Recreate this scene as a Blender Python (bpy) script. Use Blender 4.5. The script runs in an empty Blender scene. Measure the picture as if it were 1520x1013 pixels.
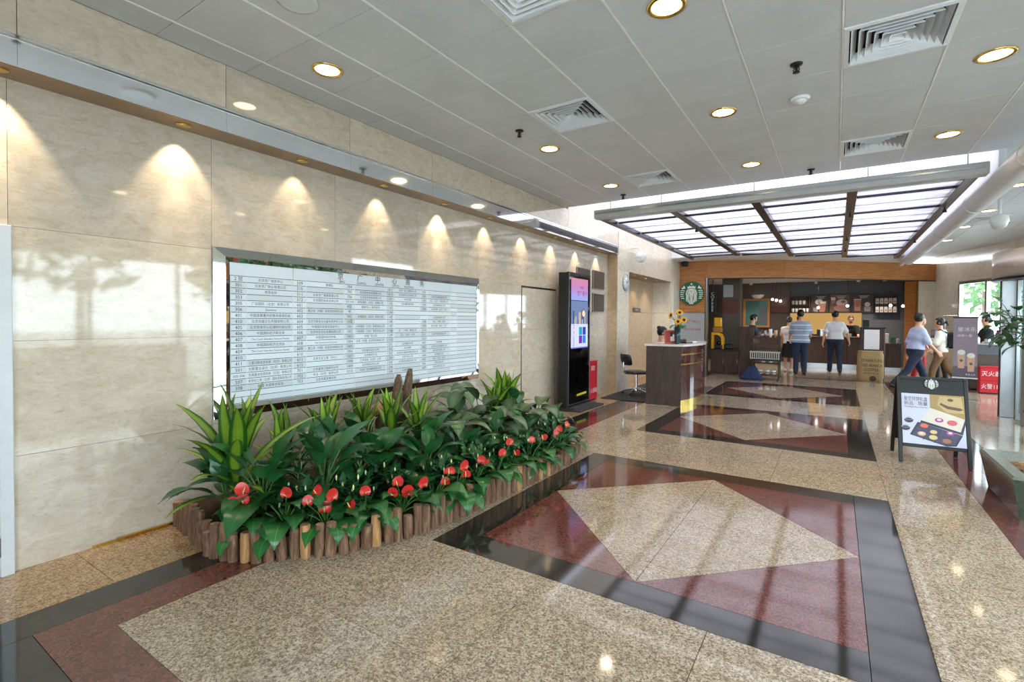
import bpy, bmesh, math, random
import numpy as np
from mathutils import Vector, Matrix, Euler

random.seed(7)
sc = bpy.context.scene
COL = sc.collection
R = math.radians
PI = math.pi

# ------------------------------------------------------------------ camera, world, exposure
cam_d = bpy.data.cameras.new('camera')
cam = bpy.data.objects.new('camera', cam_d)
COL.objects.link(cam)
cam_d.sensor_fit = 'HORIZONTAL'
cam_d.sensor_width = 36.0
cam_d.lens = 733.0 / 1520.0 * 36.0
cam_d.shift_y = -18.6 / 1520.0
cam_d.clip_start = 0.05
cam_d.clip_end = 300
_yaw, _pit, _rol = .5804, .0170, .0062
_f = Vector((-math.sin(_yaw), math.cos(_yaw), 0)); _r = Vector((math.cos(_yaw), math.sin(_yaw), 0)); _u = Vector((0, 0, 1))
_f2 = _f * math.cos(_pit) - _u * math.sin(_pit); _u2 = _u * math.cos(_pit) + _f * math.sin(_pit)
_r3 = _r * math.cos(_rol) + _u2 * math.sin(_rol); _u3 = _u2 * math.cos(_rol) - _r * math.sin(_rol)
_m = Matrix(((_r3.x, _u3.x, -_f2.x, 0), (_r3.y, _u3.y, -_f2.y, 0), (_r3.z, _u3.z, -_f2.z, 1.5), (0, 0, 0, 1)))
cam.matrix_world = _m
sc.camera = cam

world = bpy.data.worlds.new('overcast_sky')
sc.world = world
world.use_nodes = True
_bg = world.node_tree.nodes['Background']
_bg.inputs[0].default_value = (0.80, 0.89, 1.0, 1)
_bg.inputs[1].default_value = 8.2

SKYLIGHT = 2.3       # brightness of the frosted skylight roof
DOWN_W = 26          # watts of each ceiling downlight
DOWN_E = 14          # brightness of its lens
WASH_W = 16          # watts of each wall washer
sc.view_settings.view_transform = 'Standard'
sc.view_settings.look = 'None'
sc.view_settings.gamma = 1.0
sc.view_settings.use_curve_mapping = False
sc.view_settings.exposure = 0.42
try:
    sc.cycles.use_denoising = True
    sc.cycles.denoiser = 'OPENIMAGEDENOISE'
    sc.cycles.max_bounces = 8
    sc.cycles.diffuse_bounces = 4
    sc.cycles.glossy_bounces = 4
    sc.cycles.transparent_max_bounces = 16
    sc.cycles.caustics_reflective = False
    sc.cycles.caustics_refractive = False
    sc.cycles.sample_clamp_indirect = 6.0
except Exception:
    pass

# ------------------------------------------------------------------ helpers: colour and materials
def S(r, g, b):
    f = lambda c: (c / 255 / 12.92) if c / 255 <= .04045 else ((c / 255 + .055) / 1.055) ** 2.4
    return (f(r), f(g), f(b), 1.0)

class NT:
    def __init__(s, name):
        s.m = bpy.data.materials.new(name); s.m.use_nodes = True
        s.t = s.m.node_tree; s.b = s.t.nodes['Principled BSDF']; s.out = s.t.nodes['Material Output']
    def n(s, typ, **kw):
        nd = s.t.nodes.new(typ)
        for k, v in kw.items():
            if k.startswith('i_'):
                nd.inputs[k[2:].replace('_', ' ')].default_value = v
            else: setattr(nd, k, v)
        return nd
    def l(s, a, b): s.t.links.new(a, b)
    def ramp(s, fac, stops, interp='LINEAR'):
        r = s.n('ShaderNodeValToRGB'); e = r.color_ramp; e.interpolation = interp
        while len(e.elements) > len(stops): e.elements.remove(e.elements[-1])
        while len(e.elements) < len(stops): e.elements.new(0.5)
        for el, (p, c) in zip(e.elements, stops): el.position = p; el.color = c
        s.l(fac, r.inputs[0]); return r.outputs[0]
    def coords(s, scale=(1, 1, 1), kind='Object', jitter=0.0):
        tc = s.n('ShaderNodeTexCoord'); mp = s.n('ShaderNodeMapping')
        mp.inputs['Scale'].default_value = scale
        s.l(tc.outputs[kind], mp.inputs['Vector'])
        if jitter:
            oi = s.n('ShaderNodeObjectInfo'); mu = s.n('ShaderNodeVectorMath', operation='SCALE')
            cb = s.n('ShaderNodeCombineXYZ')
            for i in range(3): s.l(oi.outputs['Random'], cb.inputs[i])
            s.l(cb.outputs[0], mu.inputs[0]); mu.inputs['Scale'].default_value = jitter
            s.l(mu.outputs[0], mp.inputs['Location'])
        return mp.outputs[0]
    def noise(s, vec, scale, detail=4, rough=.55, dist=0):
        n = s.n('ShaderNodeTexNoise'); n.inputs['Scale'].default_value = scale; n.inputs['Detail'].default_value = detail
        n.inputs['Roughness'].default_value = rough; n.inputs['Distortion'].default_value = dist
        s.l(vec, n.inputs['Vector']); return n.outputs['Fac']
    def mix(s, fac, a, b, mode='MIX'):
        m = s.n('ShaderNodeMix', data_type='RGBA', blend_type=mode)
        for sock, v in ((m.inputs[0], fac), (m.inputs[6], a), (m.inputs[7], b)):
            if hasattr(v, 'is_linked') or hasattr(v, 'node'): s.l(v, sock)
            else: sock.default_value = v
        return m.outputs[2]
    def bump(s, h, strength=.1, dist=.01):
        b = s.n('ShaderNodeBump'); b.inputs['Strength'].default_value = strength; b.inputs['Distance'].default_value = dist
        s.l(h, b.inputs['Height']); s.l(b.outputs[0], s.b.inputs['Normal'])
    def set(s, col=None, rough=.5, metal=0.0, spec=None, emit=None, estr=0):
        if col is not None:
            if hasattr(col, 'node'): s.l(col, s.b.inputs['Base Color'])
            else: s.b.inputs['Base Color'].default_value = col
        s.b.inputs['Roughness'].default_value = rough; s.b.inputs['Metallic'].default_value = metal
        if spec is not None: s.b.inputs['Specular IOR Level'].default_value = spec
        if emit is not None:
            s.b.inputs['Emission Color'].default_value = emit; s.b.inputs['Emission Strength'].default_value = estr
        return s.m

M = {}
def mat(name, col, rough=.5, metal=0.0, spec=None, var=.10, scale=12, emit=None, estr=0):
    """plain material with a little procedural mottling"""
    if name in M: return M[name]
    t = NT(name)
    v = t.coords()
    n = t.noise(v, scale, 3)
    c0 = tuple(max(0, c * (1 - var)) for c in col[:3]) + (1,); c1 = tuple(min(1, c * (1 + var)) for c in col[:3]) + (1,)
    M[name] = t.set(t.ramp(n, [(.3, c0), (.7, c1)]), rough, metal, spec, emit, estr)
    return M[name]

def marble(name, c0, c1, c2, rough=.09, jit=9.0):
    t = NT(name)
    v = t.coords((1.0, .7, 1.5), jitter=jit)
    n1 = t.noise(v, 9, 9, .74, .8)
    n2 = t.noise(v, 34, 6, .75, .9)
    base = t.ramp(n1, [(.28, c0), (.5, c1), (.74, c2)])
    veins = t.ramp(n2, [(.30, (.62, .60, .57, 1)), (.48, (1, 1, 1, 1)), (.70, (1.0, 1.0, 1.0, 1)), (.85, (1.12, 1.11, 1.1, 1))])
    c = t.mix(.5, base, veins, 'MULTIPLY')
    oi = t.n('ShaderNodeObjectInfo')
    tint = t.ramp(oi.outputs['Random'], [(0, (.93, .93, .94, 1)), (1, (1.05, 1.04, 1.02, 1))])
    c = t.mix(1.0, c, tint, 'MULTIPLY')
    return t.set(c, rough, 0, .75)
M['wall_marble'] = marble('wall_marble', S(186, 171, 150), S(205, 192, 173), S(220, 210, 197), .045)
M['pier_marble'] = marble('pier_marble', S(205, 190, 165), S(224, 214, 194), S(236, 229, 214), .14)
M['tan_marble'] = marble('tan_marble', S(170, 140, 104), S(192, 162, 124), S(208, 182, 146), .2)

def granite(name, base, dark, light, rough=.10, big=70, spec=.5):
    t = NT(name)
    v = t.coords((1, 1, 1), jitter=5.0)
    vo = t.n('ShaderNodeTexVoronoi'); vo.inputs['Scale'].default_value = big; t.l(v, vo.inputs['Vector'])
    sp = t.n('ShaderNodeSeparateColor'); t.l(vo.outputs['Color'], sp.inputs[0])
    n1 = t.noise(v, 88, 6, .74, .7)
    n2 = t.noise(v, 3.0, 3)
    c = t.ramp(sp.outputs[0], [(0, base), (.45, light), (1, base)])
    c = t.mix(t.ramp(n1, [(.42, (0, 0, 0, 1)), (.54, (.95, .95, .95, 1))]), dark, c)
    c = t.mix(t.ramp(t.noise(v, 30, 4, .7, .6), [(.40, (.55, .55, .55, 1)), (.50, (0, 0, 0, 1))]), c, dark)
    c2 = t.ramp(n2, [(.3, (.90, .87, .84, 1)), (.7, (1.06, 1.05, 1.04, 1))])
    c = t.mix(1.0, c, c2, 'MULTIPLY')
    return t.set(c, rough, 0, spec)
M['granite'] = granite('granite', S(196, 178, 154), S(116, 100, 84), S(216, 202, 180), .07, 120)
M['granite_warm'] = granite('granite_warm', S(192, 160, 122), S(128, 98, 72), S(212, 186, 150), .12, 110)
M['granite_black'] = granite('granite_black', S(48, 48, 45), S(32, 32, 30), S(62, 62, 58), .07, 220, .9)
M['granite_red'] = granite('granite_red', S(118, 70, 62), S(84, 48, 44), S(134, 84, 76), .07, 200, .9)
M['granite_grey'] = granite('granite_grey', S(184, 170, 150), S(128, 114, 98), S(202, 190, 172), .10, 110)

def ceiling_mat():
    t = NT('ceiling_panel')
    v = t.coords((1, 1, 1), jitter=4.0)
    n = t.noise(v, 1.8, 4, .6); n2 = t.noise(v, 160, 2)
    c = t.ramp(n, [(.25, S(202, 204, 208)), (.75, S(216, 218, 222))])
    c = t.mix(.25, c, t.ramp(n2, [(.3, (.8, .8, .8, 1)), (.7, (1, 1, 1, 1))]), 'MULTIPLY')
    return t.set(c, .42, 0, .4)
M['ceiling_panel'] = ceiling_mat()

def wood(name, c0, c1, c2, rough=.3, stretch=(1, 1, 14), scale=3.0):
    t = NT(name)
    v = t.coords(stretch, jitter=3.0)
    n = t.noise(v, scale, 6, .6, .7)
    c = t.ramp(n, [(.3, c0), (.5, c1), (.72, c2)])
    t.bump(n, .06, .004)
    return t.set(c, rough)
M['oak'] = wood('orange_oak', S(160, 98, 46), S(186, 122, 64), S(202, 140, 80), .4, (1, 1, 10))
M['dark_wood'] = wood('dark_wood', S(46, 30, 22), S(64, 42, 32), S(80, 54, 40), .5, (6, 6, 1))
M['red_wood'] = wood('red_wood', S(70, 34, 24), S(92, 46, 34), S(112, 62, 46), .3, (1, 1, 8))
M['bark'] = wood('bark', S(72, 48, 34), S(112, 80, 58), S(150, 118, 90), .85, (9, 9, 1.2), 5)
M['bark_light'] = wood('bark_light', S(140, 96, 56), S(176, 130, 82), S(196, 156, 108), .8, (9, 9, 1.2), 5)
M['cut_wood'] = wood('cut_wood', S(140, 110, 80), S(170, 140, 106), S(186, 160, 124), .8, (3, 3, 3))
M['drift'] = wood('driftwood', S(60, 44, 34), S(100, 78, 62), S(136, 112, 92), .9, (7, 7, 1.4), 6)

def glass(name, tint=(1, 1, 1, 1), refl=.10, rough=.0):
    t = NT(name)
    tr = t.n('ShaderNodeBsdfTransparent'); tr.inputs[0].default_value = tint
    gl = t.n('ShaderNodeBsdfGlossy'); gl.inputs['Roughness'].default_value = rough
    mx = t.n('ShaderNodeMixShader'); lw = t.n('ShaderNodeLayerWeight'); lw.inputs[0].default_value = .5
    pw = t.n('ShaderNodeMath', operation='POWER'); t.l(lw.outputs['Facing'], pw.inputs[0]); pw.inputs[1].default_value = 5.0
    ad = t.n('ShaderNodeMath', operation='MULTIPLY_ADD'); ad.use_clamp = True; t.l(pw.outputs[0], ad.inputs[0]); ad.inputs[1].default_value = .55; ad.inputs[2].default_value = refl * .5
    t.l(ad.outputs[0], mx.inputs[0]); t.l(tr.outputs[0], mx.inputs[1]); t.l(gl.outputs[0], mx.inputs[2])
    t.l(mx.outputs[0], t.out.inputs[0])
    return t.m
M['glass'] = glass('clear_glass', (.93, .97, .96, 1))
M['green_glass'] = glass('green_glass', (.62, .74, .66, 1))
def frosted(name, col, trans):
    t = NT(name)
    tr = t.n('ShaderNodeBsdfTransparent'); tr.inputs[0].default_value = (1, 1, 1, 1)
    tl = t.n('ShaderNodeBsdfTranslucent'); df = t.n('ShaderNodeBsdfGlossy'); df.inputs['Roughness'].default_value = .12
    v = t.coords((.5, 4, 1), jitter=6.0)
    c = t.ramp(t.noise(v, 2.2, 4, .6), [(.36, tuple(x * .66 for x in col[:3]) + (1,)), (.58, col)])  # streaky glass reflections are put into the pane colour
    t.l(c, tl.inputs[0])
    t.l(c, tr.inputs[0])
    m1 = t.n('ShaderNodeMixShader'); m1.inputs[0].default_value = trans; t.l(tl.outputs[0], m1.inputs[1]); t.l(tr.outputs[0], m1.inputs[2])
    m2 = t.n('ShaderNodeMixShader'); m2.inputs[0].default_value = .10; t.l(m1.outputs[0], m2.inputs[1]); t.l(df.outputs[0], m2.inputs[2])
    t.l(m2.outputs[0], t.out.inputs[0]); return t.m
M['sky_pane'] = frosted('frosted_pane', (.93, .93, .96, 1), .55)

def emitter(name, col, strength):
    t = NT(name); e = t.n('ShaderNodeEmission'); e.inputs[0].default_value = col; e.inputs[1].default_value = strength
    t.l(e.outputs[0], t.out.inputs[0]); return t.m
M['sky_roof'] = emitter('lit_skylight', (.91, .91, 1.0, 1), SKYLIGHT)
M['lens'] = emitter('lamp_lens', (1.0, .80, .50, 1), DOWN_E)
M['lens_small'] = emitter('lamp_lens_small', (1.0, .82, .6, 1), 20)
M['amber'] = emitter('amber_backlight', (1.0, .60, .20, 1), .42)
M['bulb'] = emitter('cafe_bulb', (1.0, .86, .86, 1), 8)

mat('white_paint', S(226, 228, 232), .45, var=.03)
mat('white_trim', S(214, 218, 222), .35, var=.03)
mat('white_plastic', S(228, 230, 230), .3, var=.03)
mat('void_white', S(232, 234, 240), .6, var=.02)
mat('grout', S(70, 60, 50), .8)
mat('joint', S(120, 104, 82), .8)
mat('tbar', S(238, 238, 238), .35, var=.03)
mat('plenum', S(46, 46, 46), .9)
mat('grey_paint', S(188, 190, 190), .4, var=.05)
mat('black_metal', S(26, 27, 28), .35, .3, var=.1)
mat('black', S(18, 18, 19), .45, var=.1)
mat('gloss_black', S(10, 10, 12), .06, var=.1)
mat('dark_rubber', S(58, 56, 55), .85, var=.12, scale=60)
mat('chrome', (.88, .91, .96, 1), .07, 1.0, var=.03)
mat('mirror', (.80, .86, .86, 1), .03, 1.0, var=.02)
mat('steel', S(176, 178, 180), .28, 1.0, var=.05)
mat('bronze', S(92, 76, 64), .3, .9, var=.1)
mat('dark_steel', S(58, 60, 68), .25, .85, var=.15)
mat('brass', S(222, 186, 96), .18, 1.0, var=.06)
mat('brown_soffit', S(150, 120, 88), .3, .35, var=.06)
mat('white_stone', S(224, 214, 206), .15, var=.05)
mat('board_white', S(214, 223, 230), .45, var=.02, scale=3)
mat('board_strip', S(222, 230, 236), .4, var=.03, scale=3)
mat('strip_grey', S(206, 214, 220), .4, var=.03, scale=3)
mat('ink', S(20, 26, 30), .7)
mat('ink_soft', S(48, 56, 62), .7)
mat('soil', S(60, 44, 32), .95, var=.3, scale=40)
mat('red_box', S(208, 34, 48), .35, var=.05)
mat('white_ink', S(236, 232, 232), .5, var=.02)
mat('red_ink', S(176, 52, 58), .5)
mat('slate', S(92, 96, 102), .6, var=.08)
mat('brown_wall', S(84, 74, 66), .6, var=.08)
mat('cafe_ceiling', S(226, 226, 228), .6, var=.03)
mat('plaque', S(92, 82, 74), .3, .5, var=.12, scale=30)
mat('stone_trough', S(74, 82, 72), .12, var=.22, scale=50)
mat('stone_rim', S(112, 112, 100), .3, var=.2, scale=60)
mat('chips', S(128, 98, 66), .95, var=.4, scale=60)
mat('burlap', S(168, 142, 100), .95, var=.15, scale=90)
mat('yellow_label', S(206, 200, 40), .5)
mat('logo_green', S(18, 96, 66), .4, var=.04)
mat('logo_white', S(232, 234, 228), .4, var=.02)
mat('sun_petal', S(240, 178, 20), .6, var=.1)
mat('sun_core', S(70, 40, 20), .9, var=.2)
mat('vase_glass', S(48, 66, 70), .08, var=.1)
mat('skin', S(214, 162, 132), .5, var=.05)
mat('hair', S(24, 20, 19), .45, var=.15)
mat('eye_dark', S(20, 16, 15), .3)
mat('lip', S(168, 96, 84), .5)
mat('navy', S(34, 44, 66), .85, var=.1)
mat('jeans', S(38, 50, 74), .85, var=.15, scale=20)
mat('khaki', S(128, 100, 70), .85, var=.08)
mat('white_tee', S(222, 220, 222), .85, var=.03)
mat('cream_tee', S(232, 226, 210), .85, var=.03)
mat('blue_shirt', S(186, 198, 232), .8, var=.04)
mat('grey_blue', S(150, 168, 200), .85, var=.05)
mat('deep_blue', S(50, 78, 140), .85, var=.06)
mat('black_cloth', S(26, 26, 30), .9, var=.1)
mat('grey_cloth', S(70, 74, 78), .9, var=.1)
mat('orange_bag', S(178, 122, 50), .5, var=.1)
mat('red_cloth', S(170, 40, 44), .8)
mat('shoe', S(30, 26, 24), .4)
mat('shoe_white', S(206, 204, 204), .6)
mat('blue_cloth', S(36, 50, 84), .9, var=.12)
mat('basket_grey', S(176, 172, 160), .5, var=.08)
mat('pavement', S(178, 176, 172), .9, var=.1, scale=2)
mat('hedge', S(70, 96, 52), .95, var=.4, scale=14)
mat('tree_leaf', S(74, 104, 60), .8, var=.4, scale=6)
mat('trunk', S(110, 88, 72), .9, var=.2)
mat('leather', S(30, 30, 32), .4, var=.1)
mat('cup_white', S(236, 234, 228), .35, var=.02)
mat('mug_tan', S(196, 160, 120), .4, var=.05)
mat('paper', S(236, 234, 236), .6, var=.02)
mat('teal_mirror', S(120, 176, 168), .12, .6, var=.12, scale=3)

def stripes():
    t = NT('striped_cloth'); v = t.coords((1, 1, 1))
    sx = t.n('ShaderNodeSeparateXYZ'); t.l(v, sx.inputs[0])
    w = t.n('ShaderNodeMath', operation='MULTIPLY'); w.inputs[1].default_value = 1 / .14; t.l(sx.outputs[2], w.inputs[0])
    fr = t.n('ShaderNodeMath', operation='FRACT'); t.l(w.outputs[0], fr.inputs[0])
    w2 = t.n('ShaderNodeMath', operation='MULTIPLY'); w2.inputs[1].default_value = 1 / .018; t.l(sx.outputs[2], w2.inputs[0])
    f2 = t.n('ShaderNodeMath', operation='FRACT'); t.l(w2.outputs[0], f2.inputs[0])
    fine = t.ramp(f2.outputs[0], [(0, S(126, 142, 172)), (.5, S(168, 180, 200))], 'CONSTANT')
    band = t.ramp(fr.outputs[0], [(0, (1, 1, 1, 1)), (.13, (0, 0, 0, 1))], 'CONSTANT')
    return t.set(t.mix(band, fine, S(232, 234, 238)), .85)
M['striped'] = stripes()

def leafmat(name, edge, mid, rough=.35, vein=None, spread=.22):
    """u runs across the blade, v along it"""
    t = NT(name)
    uv = t.n('ShaderNodeUVMap'); sx = t.n('ShaderNodeSeparateXYZ'); t.l(uv.outputs[0], sx.inputs[0])
    a = t.n('ShaderNodeMath', operation='SUBTRACT'); t.l(sx.outputs[0], a.inputs[0]); a.inputs[1].default_value = .5
    b = t.n('ShaderNodeMath', operation='ABSOLUTE'); t.l(a.outputs[0], b.inputs[0])
    c = t.ramp(b.outputs[0], [(.0, vein or mid), (.03, mid), (spread, mid), (spread + .12, edge)])
    oi = t.n('ShaderNodeObjectInfo')
    tint = t.ramp(oi.outputs['Random'], [(0, (.62, .70, .60, 1)), (.6, (1, 1, 1, 1)), (1, (1.25, 1.18, .95, 1))])
    c = t.mix(1.0, c, tint, 'MULTIPLY')
    n = t.noise(t.coords((1, 1, 1)), 30, 3)
    c = t.mix(.35, c, t.ramp(n, [(.3, (.7, .7, .7, 1)), (.7, (1.1, 1.1, 1.1, 1))]), 'MULTIPLY')
    return t.set(c, rough, 0, .5)
M['leaf_striped'] = leafmat('leaf_striped', S(44, 98, 30), S(142, 172, 52), .35, S(160, 186, 70))
M['leaf_lily'] = leafmat('leaf_lily', S(38, 92, 48), S(42, 100, 52), .28, S(84, 130, 78), .3)
M['leaf_heart'] = leafmat('leaf_heart', S(36, 92, 44), S(42, 100, 48), .3, S(110, 150, 80), .3)
M['leaf_dull'] = leafmat('leaf_dull', S(66, 98, 64), S(94, 118, 86), .4, S(130, 146, 110), .2)
M['leaf_small'] = leafmat('leaf_small', S(30, 78, 42), S(36, 88, 48), .3, None, .3)
M['leaf_varieg'] = leafmat('leaf_varieg', S(206, 208, 160), S(30, 84, 44), .35, None, .26)
mat('stem_green', S(70, 110, 50), .5)
mat('spathe', S(196, 46, 44), .22, var=.10)
mat('spadix', S(232, 204, 120), .5)
mat('bud', S(214, 216, 150), .5)

# ------------------------------------------------------------------ helpers: meshes
class MB:
    def __init__(s): s.v = []; s.f = []; s.mi = []; s.ms = []; s.uv = {}; s.smooth = []
    def slot(s, m):
        if isinstance(m, str): m = M[m]
        if m not in s.ms: s.ms.append(m)
        return s.ms.index(m)
    def add(s, vs, fs, m, smooth=False, uvs=None):
        o = len(s.v); k = s.slot(m); s.v += [tuple(p) for p in vs]
        for f in fs:
            s.f.append(tuple(i + o for i in f)); s.mi.append(k); s.smooth.append(smooth)
        if uvs:
            for i, u in enumerate(uvs): s.uv[o + i] = u
        return s
    def box(s, x0, x1, y0, y1, z0, z1, m, bev=0.0, xf=None):
        if bev > 0:
            b = min(bev, (x1 - x0) * .45, (y1 - y0) * .45, (z1 - z0) * .45)
            vs = []; idx = {}
            for ix, X in enumerate((x0, x1)):
                for iy, Y in enumerate((y0, y1)):
                    for iz, Z in enumerate((z0, z1)):
                        dx = b if ix == 0 else -b; dy = b if iy == 0 else -b; dz = b if iz == 0 else -b
                        idx[(ix, iy, iz, 0)] = len(vs); vs.append((X, Y + dy, Z + dz))
                        idx[(ix, iy, iz, 1)] = len(vs); vs.append((X + dx, Y, Z + dz))
                        idx[(ix, iy, iz, 2)] = len(vs); vs.append((X + dx, Y + dy, Z))
            fs = []
            q = [(0, 0), (1, 0), (1, 1), (0, 1)]
            for a in range(3):
                for sd in (0, 1):
                    f = []
                    for (i, j) in q:
                        c = [0, 0, 0]; o1, o2 = [(1, 2), (2, 0), (0, 1)][a]; c[a] = sd; c[o1] = i; c[o2] = j
                        f.append(idx[tuple(c) + (a,)])
                    fs.append(f if sd else f[::-1])
            for a in range(3):      # edges running along axis a
                o1, o2 = [(1, 2), (2, 0), (0, 1)][a]
                for i in (0, 1):
                    for j in (0, 1):
                        c0 = [0, 0, 0]; c0[o1] = i; c0[o2] = j; c1 = list(c0); c1[a] = 1
                        f = [idx[tuple(c0) + (o1,)], idx[tuple(c1) + (o1,)], idx[tuple(c1) + (o2,)], idx[tuple(c0) + (o2,)]]
                        fs.append(f if (i + j) % 2 else f[::-1])
            for i in (0, 1):
                for j in (0, 1):
                    for k in (0, 1):
                        f = [idx[(i, j, k, 0)], idx[(i, j, k, 1)], idx[(i, j, k, 2)]]
                        fs.append(f if (i + j + k) % 2 else f[::-1])
        else:
            vs = [(x, y, z) for x in (x0, x1) for y in (y0, y1) for z in (z0, z1)]
            fs = [(0, 1, 3, 2), (4, 6, 7, 5), (0, 4, 5, 1), (2, 3, 7, 6), (0, 2, 6, 4), (1, 5, 7, 3)]
        if xf is not None: vs = [xf @ Vector(p) for p in vs]
        return s.add(vs, fs, m)
    def prism(s, poly, z0, z1, m, xf=None, mtop=None):
        n = len(poly)
        vs = [(x, y, z0) for x, y in poly] + [(x, y, z1) for x, y in poly]
        if xf is not None: vs = [xf @ Vector(p) for p in vs]
        s.add(vs, [tuple(range(n))[::-1]] + [(i, (i + 1) % n, n + (i + 1) % n, n + i) for i in range(n)], m)
        s.add(vs[n:], [tuple(range(n))], mtop or m)
        return s
    def tube(s, pts, rad, m, seg=8, caps=True):
        pts = [Vector(p) for p in pts]; n = len(pts)
        rads = rad if isinstance(rad, (list, tuple)) else [rad] * n
        vs = []; up = None
        for i, p in enumerate(pts):
            d = (pts[min(i + 1, n - 1)] - pts[max(i - 1, 0)]).normalized()
            if up is None: up = Vector((0, 0, 1)) if abs(d.z) < .9 else Vector((1, 0, 0))
            a = d.cross(up).normalized(); b = a.cross(d).normalized(); up = b
            for k in range(seg):
                t = 2 * PI * k / seg; vs.append(p + (a * math.cos(t) + b * math.sin(t)) * rads[i])
        fs = [(i * seg + k, i * seg + (k + 1) % seg, (i + 1) * seg + (k + 1) % seg, (i + 1) * seg + k) for i in range(n - 1) for k in range(seg)]
        s.add(vs, fs, m, True)
        if caps: s.add(vs[:seg], [tuple(range(seg))[::-1]], m); s.add(vs[-seg:], [tuple(range(seg))], m)
        return s
    def lathe(s, prof, m, seg=20, xf=None, smooth=True, cx=0, cy=0):
        vs = []
        for r, z in prof:
            for k in range(seg):
                t = 2 * PI * k / seg; vs.append((cx + r * math.cos(t), cy + r * math.sin(t), z))
        if xf is not None: vs = [xf @ Vector(p) for p in vs]
        n = len(prof)
        fs = [(i * seg + k, i * seg + (k + 1) % seg, (i + 1) * seg + (k + 1) % seg, (i + 1) * seg + k) for i in range(n - 1) for k in range(seg)]
        s.add(vs, fs, m, smooth)
        if prof[0][0] > 1e-6: s.add(vs[:seg], [tuple(range(seg))[::-1]], m)
        if prof[-1][0] > 1e-6: s.add(vs[-seg:], [tuple(range(seg))], m)
        return s
    def ell(s, c, r, m, seg=14, rings=9, xf=None):
        prof = [(max(1e-5, math.sin(PI * i / rings)), -math.cos(PI * i / rings)) for i in range(rings + 1)]
        T = Matrix.Translation(c) @ Matrix.Diagonal((r[0], r[1], r[2], 1))
        if xf is not None: T = xf @ T
        return s.lathe(prof, m, seg, T)
    def poly(s, pts, m): return s.add(pts, [tuple(range(len(pts)))], m)
    def build(s, name, parent=None, recalc=True, loc=None):
        me = bpy.data.meshes.new(name)
        me.from_pydata(s.v, [], s.f)
        for m in s.ms: me.materials.append(m)
        me.polygons.foreach_set('material_index', s.mi)
        me.polygons.foreach_set('use_smooth', s.smooth)
        if s.uv:
            ul = me.uv_layers.new(name='UVMap')
            for lp in me.loops: ul.data[lp.index].uv = s.uv.get(lp.vertex_index, (0, 0))
        me.update()
        if recalc:
            bm = bmesh.new(); bm.from_mesh(me); bmesh.ops.recalc_face_normals(bm, faces=bm.faces); bm.to_mesh(me); bm.free()
        return link(name, me, parent, loc)

WM = {}
def wm(o):
    """world matrix without waiting for an update"""
    m = Matrix.LocRotScale(o.location, o.rotation_euler, o.scale)
    return wm(o.parent) @ o.matrix_parent_inverse @ m if o.parent else m
def link(name, me, parent=None, loc=None):
    o = bpy.data.objects.new(name, me); COL.objects.link(o)
    if loc is not None: o.location = loc
    if parent is not None:
        o.parent = parent
    return o
def keep(o, parent):
    """parent o while it stays where it is in the world"""
    o.parent = parent; o.matrix_parent_inverse = wm(parent).inverted(); return o
def tag(o, label=None, cat=None, group=None, kind=None):
    if label: o['label'] = label
    if cat: o['category'] = cat
    if group: o['group'] = group
    if kind: o['kind'] = kind
    return o
def thing(name, label, cat, loc=(0, 0, 0), rotz=0.0, group=None):
    o = bpy.data.objects.new(name, None); COL.objects.link(o); o.empty_display_size = .1
    o.location = loc; o.rotation_euler = (0, 0, rotz)
    return tag(o, label, cat, group)
def dup(root, loc, rotz=None, label=None, group=None):
    r = root.copy(); COL.objects.link(r); r.location = loc
    if rotz is not None: r.rotation_euler = (0, 0, rotz)
    if label: r['label'] = label
    if group: r['group'] = group
    for ch in list(root.children):
        c = ch.copy(); COL.objects.link(c); c.parent = r
        for g in list(ch.children):
            d = g.copy(); COL.objects.link(d); d.parent = c
    return r
def struct(name, mb, parent=None):
    o = mb.build(name, parent)
    if parent is None: o['kind'] = 'structure'
    return o
ORD = ['first', 'second', 'third', 'fourth', 'fifth', 'sixth', 'seventh', 'eighth', 'ninth', 'tenth', 'eleventh', 'twelfth', 'thirteenth', 'fourteenth', 'fifteenth', 'sixteenth', 'seventeenth', 'eighteenth', 'nineteenth', 'twentieth']

def text_data(body, size, align='CENTER', sx=1.0):
    """flat lettering as (verts, faces), centred on the origin, lying in the xy plane"""
    c = bpy.data.curves.new('lettering', 'FONT'); c.body = body; c.size = size; c.align_x = align; c.align_y = 'CENTER'; c.resolution_u = 2
    c.fill_mode = 'FRONT'
    o = bpy.data.objects.new('lettering', c); COL.objects.link(o)
    me = bpy.data.meshes.new_from_object(o)
    vs = [(v.co.x * sx, v.co.y, 0) for v in me.vertices]; fs = [tuple(p.vertices) for p in me.polygons]
    bpy.data.objects.remove(o); bpy.data.curves.remove(c); bpy.data.meshes.remove(me)
    return vs, fs
def text(mb, body, size, frame, u, v, m, align='CENTER', sx=1.0, off=.002, fit=None):
    """put lettering on a flat frame: (origin, u axis, v axis, normal)"""
    vs, fs = text_data(body, size, align, sx)
    if not vs: return
    if fit:
        w = max(p[0] for p in vs) - min(p[0] for p in vs)
        if w > fit: vs = [(p[0] * fit / w, p[1], 0) for p in vs]
    O, U, V, N = frame
    mb.add([O + U * (u + p[0]) + V * (v + p[1]) + N * off for p in vs], fs, m)
def shape(mb, pts, frame, m, off=.001):
    O, U, V, N = frame
    mb.poly([O + U * p[0] + V * p[1] + N * off for p in pts], m)
def rect(u0, u1, v0, v1): return [(u0, v0), (u1, v0), (u1, v1), (u0, v1)]
def disc(cu, cv, r, n=20, ry=None): return [(cu + r * math.cos(2 * PI * i / n), cv + (ry or r) * math.sin(2 * PI * i / n)) for i in range(n)]
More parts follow.
